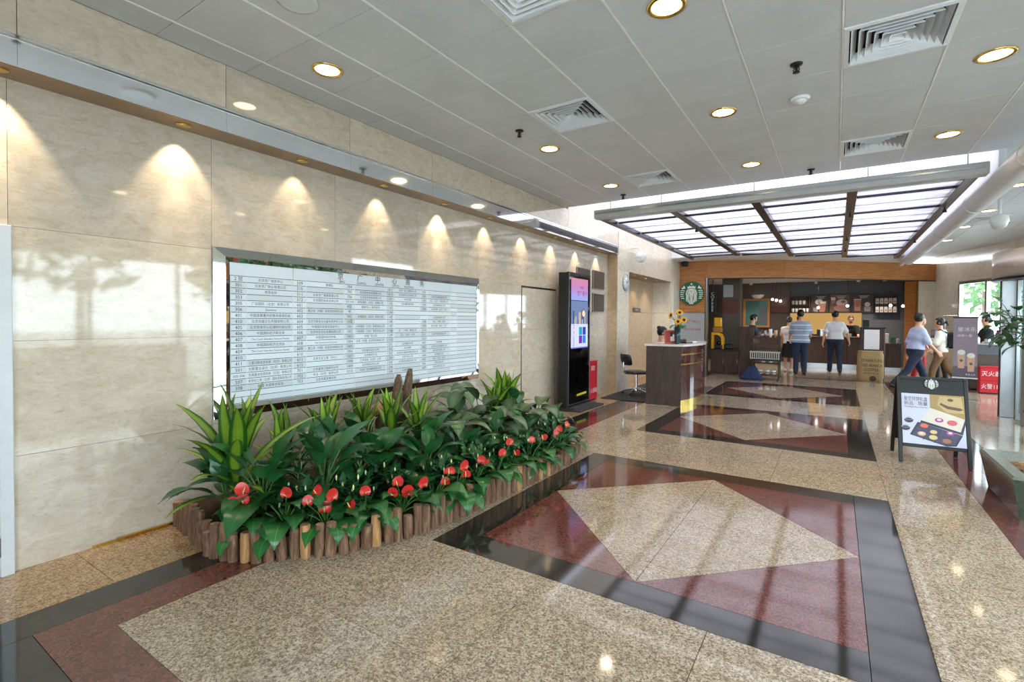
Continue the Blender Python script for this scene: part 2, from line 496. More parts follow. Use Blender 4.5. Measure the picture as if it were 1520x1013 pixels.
FR = lambda O, U, V: (Vector(O), Vector(U).normalized(), Vector(V).normalized(), Vector(U).normalized().cross(Vector(V).normalized()))

# ================================================================== THE SETTING
CZ = 3.373                      # ceiling
XW, XU = -4.02, -3.80           # lower marble wall, bulkhead face
SOF = 2.88                      # soffit of the bulkhead
YE = 7.34                       # where the tiled ceiling ends and the skylight well begins
PIT_ = 1.117; P0 = .797         # wall panel pitch

# ---- floor
floor = struct('floor', MB().box(-6.5, 3.6, -2.6, 23.0, -.12, -.0205, 'grout'))
def slab(x0, x1, y0, y1, m, name='floor_slab', g=.0016, parent=None):
    return MB().box(x0 + g, x1 - g, y0 + g, y1 - g, -.02, 0, m).build(name, parent or floor)
def slab_poly(pts, m, name='floor_slab', shrink=.0018):
    cx = sum(p[0] for p in pts) / len(pts); cy = sum(p[1] for p in pts) / len(pts)
    q = []
    n = len(pts)
    for i in range(n):          # pull every corner in along its bisector so that a fine joint shows
        a = Vector(pts[i - 1]); b = Vector(pts[i]); c = Vector(pts[(i + 1) % n])
        d = ((a - b).normalized() + (c - b).normalized())
        if d.length < 1e-6: d = Vector((cx, cy)) - b
        d.normalize()
        if d.dot(Vector((cx, cy)) - b) < 0: d = -d
        sn = max(.3, abs((c - b).normalized().cross(d)) if hasattr((c - b), 'cross') else .7)
        q.append(b + d * shrink / sn)
    return MB().prism([(p.x, p.y) for p in q], -.02, 0, m).build(name, floor)
def cuts(a, b, step):
    n = max(1, round((b - a) / step)); return [a + (b - a) * i / n for i in range(n + 1)]
def strip(x0, x1, y0, y1, m, sx=.9, sy=.9):
    xs, ys = cuts(x0, x1, sx), cuts(y0, y1, sy)
    for i in range(len(xs) - 1):
        for j in range(len(ys) - 1): slab(xs[i], xs[i + 1], ys[j], ys[j + 1], m)
SQX = (-2.276, .39); SQY = [(2.497, 5.182), (6.58, 9.275), (10.68, 13.36)]
LB, LR, LI = -3.39, -3.145, -2.91           # left band: black, red, inner field
RI, RR, RB = 1.02, 1.255, 1.50
strip(XW, LB, -2.5, 15.45, 'granite_warm', .9, .9)
strip(LB, LR, .45, 15.45, 'granite_black', .9, 1.8); strip(LR, LI, .69, 15.45, 'granite_red', .9, 1.8)
strip(RI, RR, .69, 15.45, 'granite_red', .9, 1.8); strip(RR, RB, .45, 15.45, 'granite_black', .9, 1.8)
strip(LR, RR, .45, .69, 'granite_black', 1.8, .9); strip(LI, RI, .69, .94, 'granite_red', 1.8, .9)
strip(LB, RB, -2.5, .45, 'granite', .9, .98)
strip(RB, 3.5, -2.5, 15.45, 'granite_grey', 1.0, .9)
strip(LI, RI, 15.2, 15.45, 'granite_red', 1.8, .9)
strip(LI, SQX[0], .94, 15.2, 'granite', .9, .9); strip(SQX[1], RI, .94, 15.2, 'granite', .9, .9)
gy = .94
for (a, b) in SQY + [(15.2, None)]:
    xs = cuts(SQX[0], SQX[1], .889)
    ys = [gy, 1.595, a] if gy < 1 else cuts(gy, a, .95)
    for i in range(3):
        for j in range(len(ys) - 1): slab(xs[i], xs[i + 1], ys[j], ys[j + 1], 'granite')
    gy = b
BW, cxm = .243, (SQX[0] + SQX[1]) / 2
for (a, b) in SQY:
    x0, x1 = SQX; ym = (a + b) / 2
    ix0, ix1, ia, ib = x0 + BW, x1 - BW, a + BW, b - BW
    slab(x0, x0 + BW, a, b, 'granite_black'); slab(x1 - BW, x1, a, b, 'granite_black')
    slab(ix0, ix1, a, ia, 'granite_black'); slab(ix0, ix1, ib, b, 'granite_black')
    for (px, py) in ((ix0, ia), (ix1, ia), (ix1, ib), (ix0, ib)):
        slab_poly([(px, py), (cxm, py), (px, ym)] if (px < cxm) == (py < ym) else [(px, py), (px, ym), (cxm, py)], 'granite_red')
        slab_poly([(cxm, ym), (px, ym), (cxm, py)] if (px < cxm) == (py < ym) else [(cxm, ym), (cxm, py), (px, ym)], 'granite')
strip(XU - .5, XW, 10.46, 13.74, 'granite_warm', .9, .9)
for i in range(14):                       # cafe floor tiles
    for j in range(9): slab(-4.4 + i * .6, -3.8 + i * .6, 15.45 + j * .62, 16.07 + j * .62, 'granite_grey')

# ---- left wall
wall_left = struct('wall_left', MB().box(-4.75, XW - .012, -2.5, 9.79, 0, 4.0, 'joint').box(XW - .012, XU - .012, -2.5, 9.79, SOF + .01, 4.0, 'joint'))
ROWS = [(0, .68), (.68, 1.36), (1.36, 2.03), (2.03, SOF)]
edges = [P0 + PIT_ * k for k in range(-3, 9)]
ACC = (P0 + 5 * PIT_, P0 + 6 * PIT_)
for i in range(len(edges) - 1):
    y0, y1 = edges[i], edges[i + 1]
    if i == len(edges) - 2: y1 = 9.79
    for (z0, z1) in ROWS:
        if y1 < .81 and z1 < 2.1: continue                       # the doorway at the near end
        if abs(y0 - ACC[0]) < .01 and z1 < 2.1: continue         # the flush access door
        MB().box(XW - .012, XW, y0 + .0012, y1 - .0012, z0 + .001, z1 - .001, 'wall_marble').build('wall_panel', wall_left)
    zt = CZ if y1 < YE + .6 else 4.0
    MB().box(XU - .012, XU, y0 + .002, y1 - .002, 3.055, zt, 'wall_marble').build('wall_panel', wall_left)
    s_ = MB().box(XU - .010, XU + .006, y0 + .0008, y1 - .0008, SOF, 3.028, 'chrome').build('chrome_panel', wall_left); s_['label'] = 'mirror polished metal strip'
struct('trim_1', MB().box(XU - .02, XU + .016, -2.5, 9.79, 3.028, 3.056, 'chrome', .006))
struct('trim_2', MB().box(XW, XU + .004, -2.5, 9.79, SOF - .004, SOF + .008, 'brown_soffit'))
struct('trim_3', MB().box(XW, XW + .028, 1.30, 1.70, 0, .022, 'brass').box(XW, XW + .02, 1.17, 1.295, 0, .016, 'brass'))

# access door: three marble leaves flush in the wall
d1 = thing('door_1', None, None, (XW, ACC[0], 0)); d1['kind'] = 'structure'
y0, y1 = ACC
for (z0, z1) in ((.015, .68), (.682, 1.36), (1.362, 2.0)):
    keep(MB().box(XW - .012, XW + .004, y0 + .022, y1 - .022, z0, z1, 'wall_marble').build('door_panel'), d1)
keep(MB().box(XW - .011, XW - .004, y0, y0 + .022, 0, 2.03, 'black_metal').box(XW - .011, XW - .004, y1 - .022, y1, 0, 2.03, 'black_metal').box(XW - .011, XW - .004, y0 + .022, y1 - .022, 2.0, 2.03, 'black_metal').build('door_gap'), d1)
keep(MB().box(XW, XW + .02, y0 + .045, y0 + .07, .98, 1.06, 'steel', .006).build('door_latch'), d1)

# glazed white door at the near end of the wall
d2 = thing('door_2', None, None, (XW, .3, 0)); d2['kind'] = 'structure'
fr = MB().box(XW - .01, XW + .035, .745, .806, 0, 2.03, 'white_trim', .004).box(XW - .01, XW + .035, -.30, -.24, 0, 2.03, 'white_trim', .004).box(XW - .01, XW + .035, -.24, .745, 1.97, 2.03, 'white_trim', .004)
keep(fr.build('door_frame'), d2)
lf = MB().box(XW - .005, XW + .02, .675, .735, .01, 1.965, 'white_trim', .003).box(XW - .005, XW + .02, -.235, -.175, .01, 1.965, 'white_trim', .003)
lf.box(XW - .005, XW + .02, -.175, .675, .01, .13, 'white_trim', .003).box(XW - .005, XW + .02, -.175, .675, 1.88, 1.965, 'white_trim', .003)
leaf_ = keep(lf.build('door_leaf'), d2)
pn = keep(MB().box(XW + .002, XW + .010, -.175, .675, .13, 1.88, 'green_glass').build('door_pane'), d2)
for z in (.12, 1.02, 1.85):
    keep(MB().tube([(XW + .03, .738, z), (XW + .03, .738, z + .11)], .011, 'steel', 8).build('hinge'), d2)

# ---- pier and lift recess beyond the wall
wall_pier = struct('wall_pier', MB().box(-4.75, XU - .012, 9.79, 10.46, 0, 4.0, 'joint').box(-4.75, XU - .012, 13.74, 14.80, 0, 4.0, 'joint').box(-4.75, XU - .012, 10.46, 13.74, 2.57, 4.0, 'joint').box(-4.75, -4.312, 10.46, 13.74, 0, 2.57, 'joint'))
pm = lambda a, b, c, d, e, f, m='pier_marble': MB().box(a, b, c, d, e, f, m).build('wall_panel', wall_pier)
for z0, z1 in ((0, .86), (.862, 1.72), (1.722, 2.57)):
    pm(XU - .012, XU, 9.79, 10.459, z0, z1); pm(XU - .012, XU, 13.741, 14.64, z0, z1)
    pm(XW, XU - .013, 9.778, 9.789, z0, min(z1, 2.57), 'tan_marble')
    pm(-4.312, -4.300, 10.46, 13.74, z0, z1 - .005, 'tan_marble')
    pm(-4.300, XU - .012, 13.728, 13.739, z0, z1 - .005, 'pier_marble')
pm(XW, XU - .013, 9.778, 9.789, 2.572, SOF, 'tan_marble')
for y0, y1 in ((9.79, 11.0), (11.002, 12.2), (12.202, 13.4), (13.402, 14.64)):
    pm(XU - .012, XU, y0, y1, 2.572, 3.2); pm(XU - .012, XU, y0, y1, 3.202, 4.0)
pm(-4.30, XU - .012, 10.46, 13.728, 2.558, 2.569, 'brown_soffit')
struct('trim_4', MB().box(XU, XU + .02, 9.80, 9.835, 2.88, 3.36, 'white_trim').box(XU, XU + .03, 13.86, 13.92, 0, 2.6, 'pier_marble', .008))

# ---- other walls of the room, out of the picture
struct('wall_back', MB().box(-4.75, -.9, -2.75, -2.5, 0, 4.0, 'wall_marble').box(-.9, 3.6, -2.75, -2.5, 2.75, 4.0, 'wall_marble'))  # left open on the right for the added daylight glazing

# ---- ceiling
TX = [-3.8] + [-3.525 + .590 * i for i in range(12)] + [3.5]
TY = [.284 + .588 * i for i in range(13)]
ceiling = struct('ceiling', MB().box(-3.81, 3.6, -2.5, YE, CZ + .11, CZ + .14, 'plenum'))
MB().box(-3.8, 3.5, -2.5, TY[0] - .004, CZ, CZ + .018, 'ceiling_panel').build('ceiling_tile', ceiling)
tile_me = {}
VENTS = [(3, 6), (7, 6), (7, 10), (4, 3), (3, 10)]          # tile cells that hold an air vent
for i in range(len(TX) - 1):
    for j in range(len(TY) - 1):
        x0, x1, y0, y1 = TX[i], TX[i + 1], TY[j], TY[j + 1]
        if (i, j) in VENTS: continue
        key = (round(x1 - x0, 3))
        if key not in tile_me:
            w, h = x1 - x0, y1 - y0
            o = MB().box(.0045, w - .0045, .0016, h - .0016, 0, .018, 'ceiling_panel', .002).build('ceiling_tile', ceiling, loc=(x0, y0, CZ)); tile_me[key] = o.data
        else: link('ceiling_tile', tile_me[key], ceiling, (x0, y0, CZ))
for x in TX[1:-1]:
    MB().box(x - .0085, x + .0030, -2.5, YE - .002, CZ - .004, CZ + .017, 'tbar').build('ceiling_rail', ceiling)
struct('trim_5', MB().box(-3.8, 3.5, YE - .002, YE + .012, CZ - .004, CZ + .02, 'white_trim'))

# ---- skylight well: white walls under a lit frosted roof
def farline(x): return (13.75 - (x + 3.8) * .22) if x < -2.0 else 13.354 + (x + 2.0) * .785
well = MB()
well.box(-3.8, 1.44, YE - .002, YE + .018, CZ + .12, 4.0, 'void_white')
well.box(1.44, 1.50, YE, 17.2, 3.05, 4.0, 'void_white')
pts = [(-3.8, farline(-3.8)), (-2.0, farline(-2.0)), (1.44, farline(1.44))]
for (a, b) in zip(pts, pts[1:]):
    well.add([(a[0], a[1], 3.22), (b[0], b[1], 3.22), (b[0], b[1], 4.0), (a[0], a[1], 4.0), (a[0], a[1] + .05, 3.22), (b[0], b[1] + .05, 3.22), (b[0], b[1] + .05, 4.0), (a[0], a[1] + .05, 4.0)],
             [(0, 1, 2, 3), (5, 4, 7, 6), (0, 4, 5, 1), (3, 2, 6, 7)], 'void_white')
struct('wall_skylight', well)
roof = struct('ceiling_skylight', MB().box(-3.8, 1.44, YE + .02, 16.4, 4.0, 4.06, 'sky_roof'))

# far flat soffit between the skylight and the cafe fascia
FASC = [(-3.8, 14.64), (-3.05, 14.66), (-1.2, 15.5), (2.40, 18.65)]
ys_ = MB(); zt = 3.205
poly = [(p[0], p[1] + .05) for p in pts] + [(1.5, farline(1.5)), (1.5, 17.95), (-1.2, 15.55), (-3.05, 14.72), (-3.8, 14.70)]
ys_.prism(poly, zt, zt + .02, 'void_white')
struct('ceiling_far', ys_)
# right-hand ceiling beside the well
crt = struct('ceiling_right', MB().prism([(1.50, YE), (3.6, YE), (3.6, 19.2), (1.50, 19.2)], CZ + .12, CZ + .15, 'plenum'))
for i, (x0, x1) in enumerate(((1.50, 2.19), (2.19, 2.88), (2.88, 3.55))):
    for j in range(17):
        y0 = YE + .69 * j
        MB().box(x0 + .003, x1 - .003, y0 + .003, y0 + .687, CZ, CZ + .018, 'ceiling_panel').build('ceiling_tile', crt)

# ---- glass front on the right, and unseen glazing added behind the camera
def window(n, a, b, z0, z1, bays, head=None):
    """glazing along the floor line a-b; every bay has a pane of its own"""
    a, b = Vector((*a, 0)), Vector((*b, 0)); L = (b - a).length; d = (b - a) / L; ang = math.atan2(d.y, d.x)
    w = thing(f'window_{n}', None, None, a, ang); w['kind'] = 'structure'
    f = MB().box(0, L, -.04, .04, 0, z0, 'dark_steel').box(0, L, -.035, .035, z1, z1 + .07, 'steel')
    for i in range(bays + 1):
        x = L * i / bays; f.box(x - .03, x + .03, -.045, .045, z0, z1, 'steel')
    f.build('window_frame', w)
    for i in range(bays):
        MB().box(L * i / bays + .03, L * (i + 1) / bays - .03, -.006, .006, z0, z1, 'glass').build('window_pane', w)
    if head: MB().box(0, L, -.10, .10, z1 + .07, head, 'pier_marble').build('window_header', w)
window(1, (3.5, -2.5), (3.5, 9.2), .08, 2.62, 8, CZ)
window(4, (-.9, -2.6), (3.5, -2.6), .06, 2.68, 3)  # unseen back glazing, added to bring more daylight into the hall
window(2, (3.5, 12.0), (3.46, 15.6), .08, 2.50, 3, CZ)
window(3, (3.46, 15.6), (2.76, 17.5), .08, 2.52, 2, CZ)
struct('wall_right', MB().prism([(2.74, 17.5), (2.82, 17.54), (2.47, 18.70), (2.38, 18.66)], 0, 1.7, 'pier_marble').prism([(2.74, 17.5), (2.82, 17.54), (2.47, 18.70), (2.38, 18.66)], 1.703, CZ, 'pier_marble'))

# ---- outside, seen through the glass and mirrored in the marble
struct('ground_outside', MB().box(3.6, 60, -30, 60, -.14, -.03, 'pavement'))
for i, (x, y, h, r) in enumerate(((7.0, -2.2, 4.4, 1.5), (7.4, 1.4, 4.6, 1.6), (9.2, 4.8, 5.0, 1.7), (7.0, 7.8, 4.2, 1.3), (8.4, 11.2, 4.6, 1.6), (9.5, 20.5, 5.4, 2.0), (5.6, 30.5, 4.8, 1.9), (7.6, 36.5, 5.2, 2.2))):
    t = thing('street_tree', f'leafy street tree on the pavement outside the glass, {ORD[i]} of the planted row', 'tree', (x, y, -.03), 0, 'trees outside the glass front')
    MB().tube([(0, 0, 0), (.05, .02, h * .3), (0, .05, h * .62)], [.13, .10, .06], 'trunk', 9).build('trunk', t)
    cr = MB(); rr = random.Random(i)
    for k in range(170):
        a = rr.uniform(0, 2 * PI); u = rr.uniform(-1, 1); q = r * rr.uniform(.5, 1.0); s_ = math.sqrt(1 - u * u)
        c = Vector((math.cos(a) * s_ * q, math.sin(a) * s_ * q, h * .68 + u * q * .8)); e1 = Vector((rr.gauss(0, 1), rr.gauss(0, 1), rr.gauss(0, 1))).normalized(); e2 = e1.orthogonal().normalized(); z_ = rr.uniform(.16, .34)
        cr.add([c - e1 * z_, c + e2 * z_ * .6, c + e1 * z_, c - e2 * z_ * .6], [(0, 1, 2, 3)], 'tree_leaf')
    o = cr.build('crown', t, recalc=False); o['kind'] = 'stuff'
for i, y in enumerate((-1.0, 2.6, 6.2, 13.0, 19.0)):
    hb = MB().box(4.6, 5.2, y, y + 2.9, -.03, .86 + .05 * (i % 2), 'hedge', .08)
    tag(hb.build('clipped_hedge'), f'clipped box hedge along the pavement, {ORD[i]} from the near end of the glass front', 'hedge', 'hedges outside the glass front')

# ================================================================== CEILING FIXTURES
def spot(name, loc, power, size, col, parent=None, blend=.6, rad=.05, direction=(0, 0, -1)):
    l = bpy.data.lights.new(name, 'SPOT'); l.energy = power; l.spot_size = size; l.spot_blend = blend; l.shadow_soft_size = rad; l.color = col
    o = bpy.data.objects.new(name, l); COL.objects.link(o); o.location = loc
    o.rotation_euler = Vector(direction).to_track_quat('-Z', 'Y').to_euler()
    if parent is not None: keep(o, parent)
    return o
def downlight(x, y, label, z=CZ, power=None, group='round ceiling downlights'):
    t = thing('ceiling_downlight', label, 'ceiling light', (x, y, z), 0, group)
    MB().lathe([(.088, .004), (.112, .004), (.116, -.004), (.106, -.011), (.090, -.009), (.086, .002)], 'brass', 28).build('trim_ring', t)
    MB().lathe([(.0001, -.004), (.05, -.0045), (.087, -.002), (.087, .003), (.0001, .003)], 'lens', 28).build('lens', t)
    spot('downlight_beam', (x, y, z - .03), power or DOWN_W, R(128), (1.0, .84, .64), t, .8, .07)
    return t
rowname = ['nearest the camera', 'between the square vents', 'just before the skylight']
for cx_, cn in ((-2.64, 'over the planter'), (-.87, 'along the middle of the hall'), (.905, 'on the window side')):
    for k, yy in enumerate((2.98, 4.75, 6.50)):
        if cx_ == -2.64 and k == 0: downlight(-3.225, 2.364, 'round warm ceiling downlight close to the marble wall at the near end')
        elif cx_ == .905 and k == 0: downlight(cx_, yy, 'round warm ceiling downlight on the window side, out beyond the big square vent')
        else: downlight(cx_, yy, f'round warm ceiling downlight {cn}, {rowname[k]}')
for k, (x, y) in enumerate(((2.04, 9.37), (2.10, 11.25), (2.07, 12.9), (2.09, 14.8))):
    downlight(x, y, f'round ceiling downlight in the white ceiling beside the white pipe, {ORD[k]} from the near end', power=30)

def vent(cell, label, free=None):
    x0, x1, y0, y1 = free or (TX[cell[0]], TX[cell[0] + 1], TY[cell[1]], TY[cell[1] + 1])
    w = (x1 - x0) / 2 - .003; h = (y1 - y0) / 2 - .003
    t = thing('ceiling_vent', label, 'air vent', ((x0 + x1) / 2, (y0 + y1) / 2, CZ), 0, 'square air vents in the ceiling')
    def ring(mb, a0, z0, a1, z1, m):
        vs = []
        for a, z in ((a0, z0), (a1, z1)):
            vs += [(-w * a, -h * a, z), (w * a, -h * a, z), (w * a, h * a, z), (-w * a, h * a, z)]
        mb.add(vs, [(i, (i + 1) % 4, 4 + (i + 1) % 4, 4 + i) for i in range(4)], m)
    top = .10 if free is None else .012
    b = MB().box(-w * .99, w * .99, -h * .99, h * .99, top - .004, top, 'plenum'); ring(b, .985, -.004, .985, top, 'plenum'); b.build('backing', t, recalc=False)
    f = MB(); ring(f, 1.0, .004, 1.0, -.008, 'white_paint'); ring(f, 1.0, -.008, .90, -.012, 'white_paint'); ring(f, .90, -.012, .895, .012, 'white_paint')
    f.build('frame', t, recalc=False)
    for k in range(6):
        a = .90 - .145 * k; zo = -.008; rise = .058 if free is None else .016
        lv = MB(); ring(lv, a - .030, zo, a - .135, zo + rise, 'white_paint'); ring(lv, a - .030, zo, a - .034, zo + .006, 'white_paint'); ring(lv, a - .034, zo + .006, a - .139, zo + rise + .006, 'white_paint')
        lv.build('louver', t, recalc=False)
vent(VENTS[0], 'square ceiling vent over the planter, midway down the hall')
vent(VENTS[1], 'large square ceiling vent near the top right corner')
vent(VENTS[2], 'square ceiling vent on the window side, just before the skylight')
vent(VENTS[3], 'square ceiling vent cut off by the top edge')
vent(VENTS[4], 'small square ceiling vent just before the skylight, wall side')
vent(None, 'long ceiling vent beside the white pipe near the hanging dome', (1.95, 2.50, 11.75, 12.75))

def sprinkler(x, y, label):
    t = thing('ceiling_sprinkler', label, 'sprinkler', (x, y, CZ), 0, 'sprinkler heads')
    MB().lathe([(.0001, 0), (.042, 0), (.040, -.010), (.014, -.014)], 'black_metal', 18).build('rosette', t)
    MB().tube([(0, 0, -.012), (0, 0, -.055)], .010, 'black_metal', 8).tube([(.012, 0, -.02), (.02, 0, -.045), (0, 0, -.062)], .004, 'black_metal', 6).tube([(-.012, 0, -.02), (-.02, 0, -.045), (0, 0, -.062)], .004, 'black_metal', 6).build('nozzle', t)
    MB().lathe([(.0001, -.062), (.024, -.060), (.024, -.064), (.0001, -.067)], 'black_metal', 14).build('deflector', t)
sprinkler(-2.642, 4.14, 'small black sprinkler head over the planter beside the middle vent')
sprinkler(-.267, 4.15, 'small black sprinkler head in the same tile row as the big vent')
sprinkler(-.284, 7.10, 'small black sprinkler head at the skylight edge, window side')
sprinkler(-2.67, 7.06, 'small black sprinkler head at the skylight edge, wall side')
sprinkler(-3.05, .95, 'small black sprinkler head near the wall behind the camera')
t = thing('smoke_detector', 'round cream smoke detector in the middle of a ceiling tile', 'smoke detector', (-.276, 4.79, CZ))
MB().lathe([(.0001, .0), (.072, 0), (.074, -.014), (.060, -.024)], 'white_plastic', 24).build('base', t)
MB().lathe([(.046, -.022), (.046, -.036), (.030, -.050), (.0001, -.053)], 'white_plastic', 20).build('sensor_cap', t)
t = thing('ceiling_speaker', 'round grey ceiling speaker at the top edge over the wall', 'speaker', (-2.68, 1.76, CZ))
MB().lathe([(.10, .0), (.118, 0), (.118, -.008), (.10, -.012)], 'white_trim', 26).build('rim', t)
MB().lathe([(.0001, -.010), (.07, -.010), (.10, -.008), (.10, .001), (.0001, .001)], 'grey_paint', 26).build('grille', t)

# wall washers in the soffit
for k in range(10):
    y = .74 + .935 * k
    t = thing('soffit_downlight', f'small recessed spotlight in the brown soffit above the marble wall, {ORD[k]} from the near end', 'spotlight', (-3.905, y, SOF - .004), 0, 'soffit spotlights')
    MB().lathe([(.030, 0), (.046, 0), (.047, -.005), (.032, -.008)], 'brass', 20).build('trim_ring', t)
    MB().lathe([(.0001, -.003), (.030, -.003), (.030, .002), (.0001, .002)], 'lens_small', 16).build('lens', t)
    pw = WASH_W * (1.5, 1.5, .55, .8, 1.35, .8, .7, .8, .8, .9)[k]
    spot('washer_beam', (-3.905, y, SOF - .02), pw, R(74), (1.0, .78, .52), t, .55, .02, (-.20, 0, -1))
    spot('washer_core', (-3.905, y, SOF - .02), pw * .9, R(30), (1.0, .80, .55), t, .7, .02, (-.10, 0, -1))

# ---- suspended skylight frame
t = thing('skylight_frame', 'suspended steel skylight frame with frosted panes over the hall', 'skylight', (-.95, YE, 3.18))
K = lambda o: keep(o, t)
ZS = 3.18
K(MB().box(-3.25, 1.37, YE - .03, YE + .13, ZS - .06, ZS + .075, 'grey_paint', .01).box(-3.22, 1.33, YE - .045, YE - .03, ZS + .01, ZS + .03, 'steel').build('front_beam'))
BX = [-3.20, -2.06, -.95, .15, 1.26]
for i, x in enumerate(BX):
    b = MB(); y1 = farline(x) - .04
    w = .035 if i == 0 else .055
    b.box(x - w, x + w, YE + .13, y1, ZS - .05, ZS - .035, 'bronze', .004).box(x - w, x - w + .02, YE + .13, y1, ZS - .035, ZS + .06, 'dark_steel').box(x + w - .02, x + w, YE + .13, y1, ZS - .035, ZS + .06, 'dark_steel')
    K(b.build('long_bar'))
CY_ = [YE + .13] + [8.15 + 1.19 * k for k in range(8)]
for i in range(4):
    xa, xb = BX[i] + .05, BX[i + 1] - .05
    ylim = farline((xa + xb) / 2) - .06
    ys2 = [y for y in CY_ if y < ylim - .3] + [ylim]
    for a, b_ in zip(ys2, ys2[1:]):
        if b_ - a > .05:
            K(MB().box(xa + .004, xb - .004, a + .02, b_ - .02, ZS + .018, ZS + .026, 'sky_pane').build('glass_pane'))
            mid = (a + b_) / 2
            K(MB().box(xa, xb, mid - .006, mid + .006, ZS + .004, ZS + .016, 'steel').build('thin_bar'))
    for y in ys2[1:]:
        K(MB().box(xa, xb, y - .012, y + .012, ZS - .010, ZS + .030, 'dark_steel', .004).build('cross_bar'))
for x in (-3.0, -2.2, -.95, .3, 1.2):
    K(MB().tube([(x, YE + .05, ZS + .07), (x, YE + .05, 4.0)], .007, 'steel', 6).build('hanger_rod'))
    K(MB().tube([(x, farline(x) - .1, ZS + .05), (x, farline(x) - .1, 4.0)], .007, 'steel', 6).build('hanger_rod'))
# clip lamps along the bars
for k, (x, y) in enumerate(((-2.06, 9.0), (-.95, 9.6), (-.95, 12.2), (.15, 8.9), (.15, 11.4), (.15, 13.2), (1.26, 9.2), (1.26, 12.4))):
    tt = thing('track_spotlight', f'tiny clip-on spotlight under a skylight bar, {ORD[k]} counted from the wall side', 'spotlight', (x, y, ZS - .05), 0, 'clip spotlights under the skylight bars')
    MB().tube([(0, 0, 0), (0, 0, -.03)], .008, 'dark_steel', 6).build('arm', tt)
    MB().lathe([(.012, -.03), (.022, -.035), (.028, -.07), (.024, -.07)], 'black_metal', 12).build('housing', tt)
    MB().lathe([(.0001, -.069), (.023, -.068), (.0001, -.066)], 'bulb', 10).build('lens', tt)

# white pipe beside the skylight
t = thing('ceiling_pipe', 'thick white round pipe running along the side of the skylight', 'pipe', (1.50, YE, 3.06))
MB().tube([(0, -1.6, 0), (0, 8.4, 0)], .12, 'white_paint', 24).build('pipe_body', t)
for y in (-.9, 1.4, 3.7, 6.0):
    MB().tube([(0, y - .03, 0), (0, y + .03, 0)], .127, 'white_trim', 24).tube([(0, y, .12), (0, y, .31)], .012, 'white_trim', 8).build('pipe_collar', t)

def dome_camera(x, y, ztop, zb, label, arm=None):
    t = thing('dome_camera', label, 'security camera', (x, y, zb))
    MB().lathe([(.045, .21), (.105, .18), (.115, .10), (.112, .085)], 'white_plastic', 22).build('housing', t)
    MB().lathe([(.0001, -.02), (.05, -.012), (.085, .02), (.10, .07), (.10, .09)], 'white_plastic', 22).build('dome', t)
    if arm: MB().tube(arm, .022, 'white_plastic', 10).build('arm', t)
    return t
dome_camera(2.05, 10.34, CZ, 2.94, 'white dome camera hanging from the ceiling above the revolving door', [(0, 0, .20), (0, 0, CZ - 2.94)])
dome_camera(XU + .20, 10.62, CZ, 2.80, 'white dome camera on a wall arm above the round clock', [(0, 0, .20), (0, 0, .27), (-.08, 0, .31), (-.20, 0, .31)])

# ================================================================== DIRECTORY BOARD
XB = -3.978
t = thing('directory_board', 'wide white office directory board in a mirror steel frame on the marble wall', 'sign', (XW, 3.6, .72))
y0, y1, z0, z1 = 1.915, 5.285, .715, 2.052
K = lambda o, p=None: keep(o, p or t)
def frame_bar(pts_o, pts_i, name):
    """mitred frame bar: outer line at the wall rising to an inner line, then a lip"""
    mb = MB()
    (a, b), (c, d) = pts_o, pts_i
    A = [(XW, *a), (XW, *b)]; B = [(XW + .020, *a), (XW + .020, *b)]
    lerp = lambda p, q, k: (p[0] + (q[0] - p[0]) * k, p[1] + (q[1] - p[1]) * k)
    m0, m1 = lerp(a, c, .68), lerp(b, d, .68)
    Cc = [(XW + .062, *m0), (XW + .062, *m1)]; D = [(XB + .003, *c), (XB + .003, *d)]
    vs = A + B + Cc + D
    mb.add(vs, [(0, 1, 3, 2), (2, 3, 5, 4), (4, 5, 7, 6), (0, 2, 4, 6), (1, 7, 5, 3), (0, 6, 7, 1)], 'mirror')
    return K(mb.build(name))
o4 = [(y0, z0), (y1, z0), (y1, z1), (y0, z1)]; i4 = [(y0 + .105, z0 + .10), (y1 - .075, z0 + .10), (y1 - .075, z1 - .108), (y0 + .105, z1 - .108)]
for k in range(4): frame_bar((o4[k], o4[(k + 1) % 4]), (i4[k], i4[(k + 1) % 4]), 'frame_bar')
K(MB().box(XW, XB - .004, i4[0][0] - .01, i4[1][0] + .01, i4[0][1] - .01, i4[2][1] + .01, 'ink_soft').build('back_panel'))
CE = [2.032, 2.157, 2.568, 2.696, 3.103, 3.231, 3.628, 3.752, 4.148, 4.265, 4.673, 4.802, 5.205]
ZH, RP, NR = 1.838, .0485, 21
for a, b in ((2.027, 2.566), (2.570, 4.67), (4.675, 5.207)):
    K(MB().box(XB - .004, XB, a, b, ZH + .003, i4[2][1] - .002, 'board_white').build('header_strip'))
K(MB().box(XB - .004, XB + .006, 2.027, 5.207, i4[0][1], ZH - RP * NR - .001, 'board_white').build('bottom_rail'))
FRM = (Vector((XB, 0, 0)), Vector((0, 1, 0)), Vector((0, 0, 1)), Vector((1, 0, 0)))
rr = random.Random(3)
smesh = {}
for c in range(12):
    for r_ in range(NR):
        m_ = ['board_white', 'board_strip', 'strip_grey'][rr.choice((0, 0, 1, 1, 2))]
        key = (c, m_)
        za = ZH - RP * (r_ + 1)
        if key not in smesh:
            o = MB().box(XB - .004, XB + .001, CE[c] + .0015, CE[c + 1] - .0015, .0034, RP - .0014, m_).build('name_strip'); o.location = (0, 0, za); smesh[key] = o.data
        else:
            o = link('name_strip', smesh[key]); o.location = (0, 0, za)
        K(o)
    K(MB().box(XB - .004, XB + .004, CE[c] - .0028, CE[c] + .0005, i4[0][1], ZH, 'white_plastic').build('column_rail'))
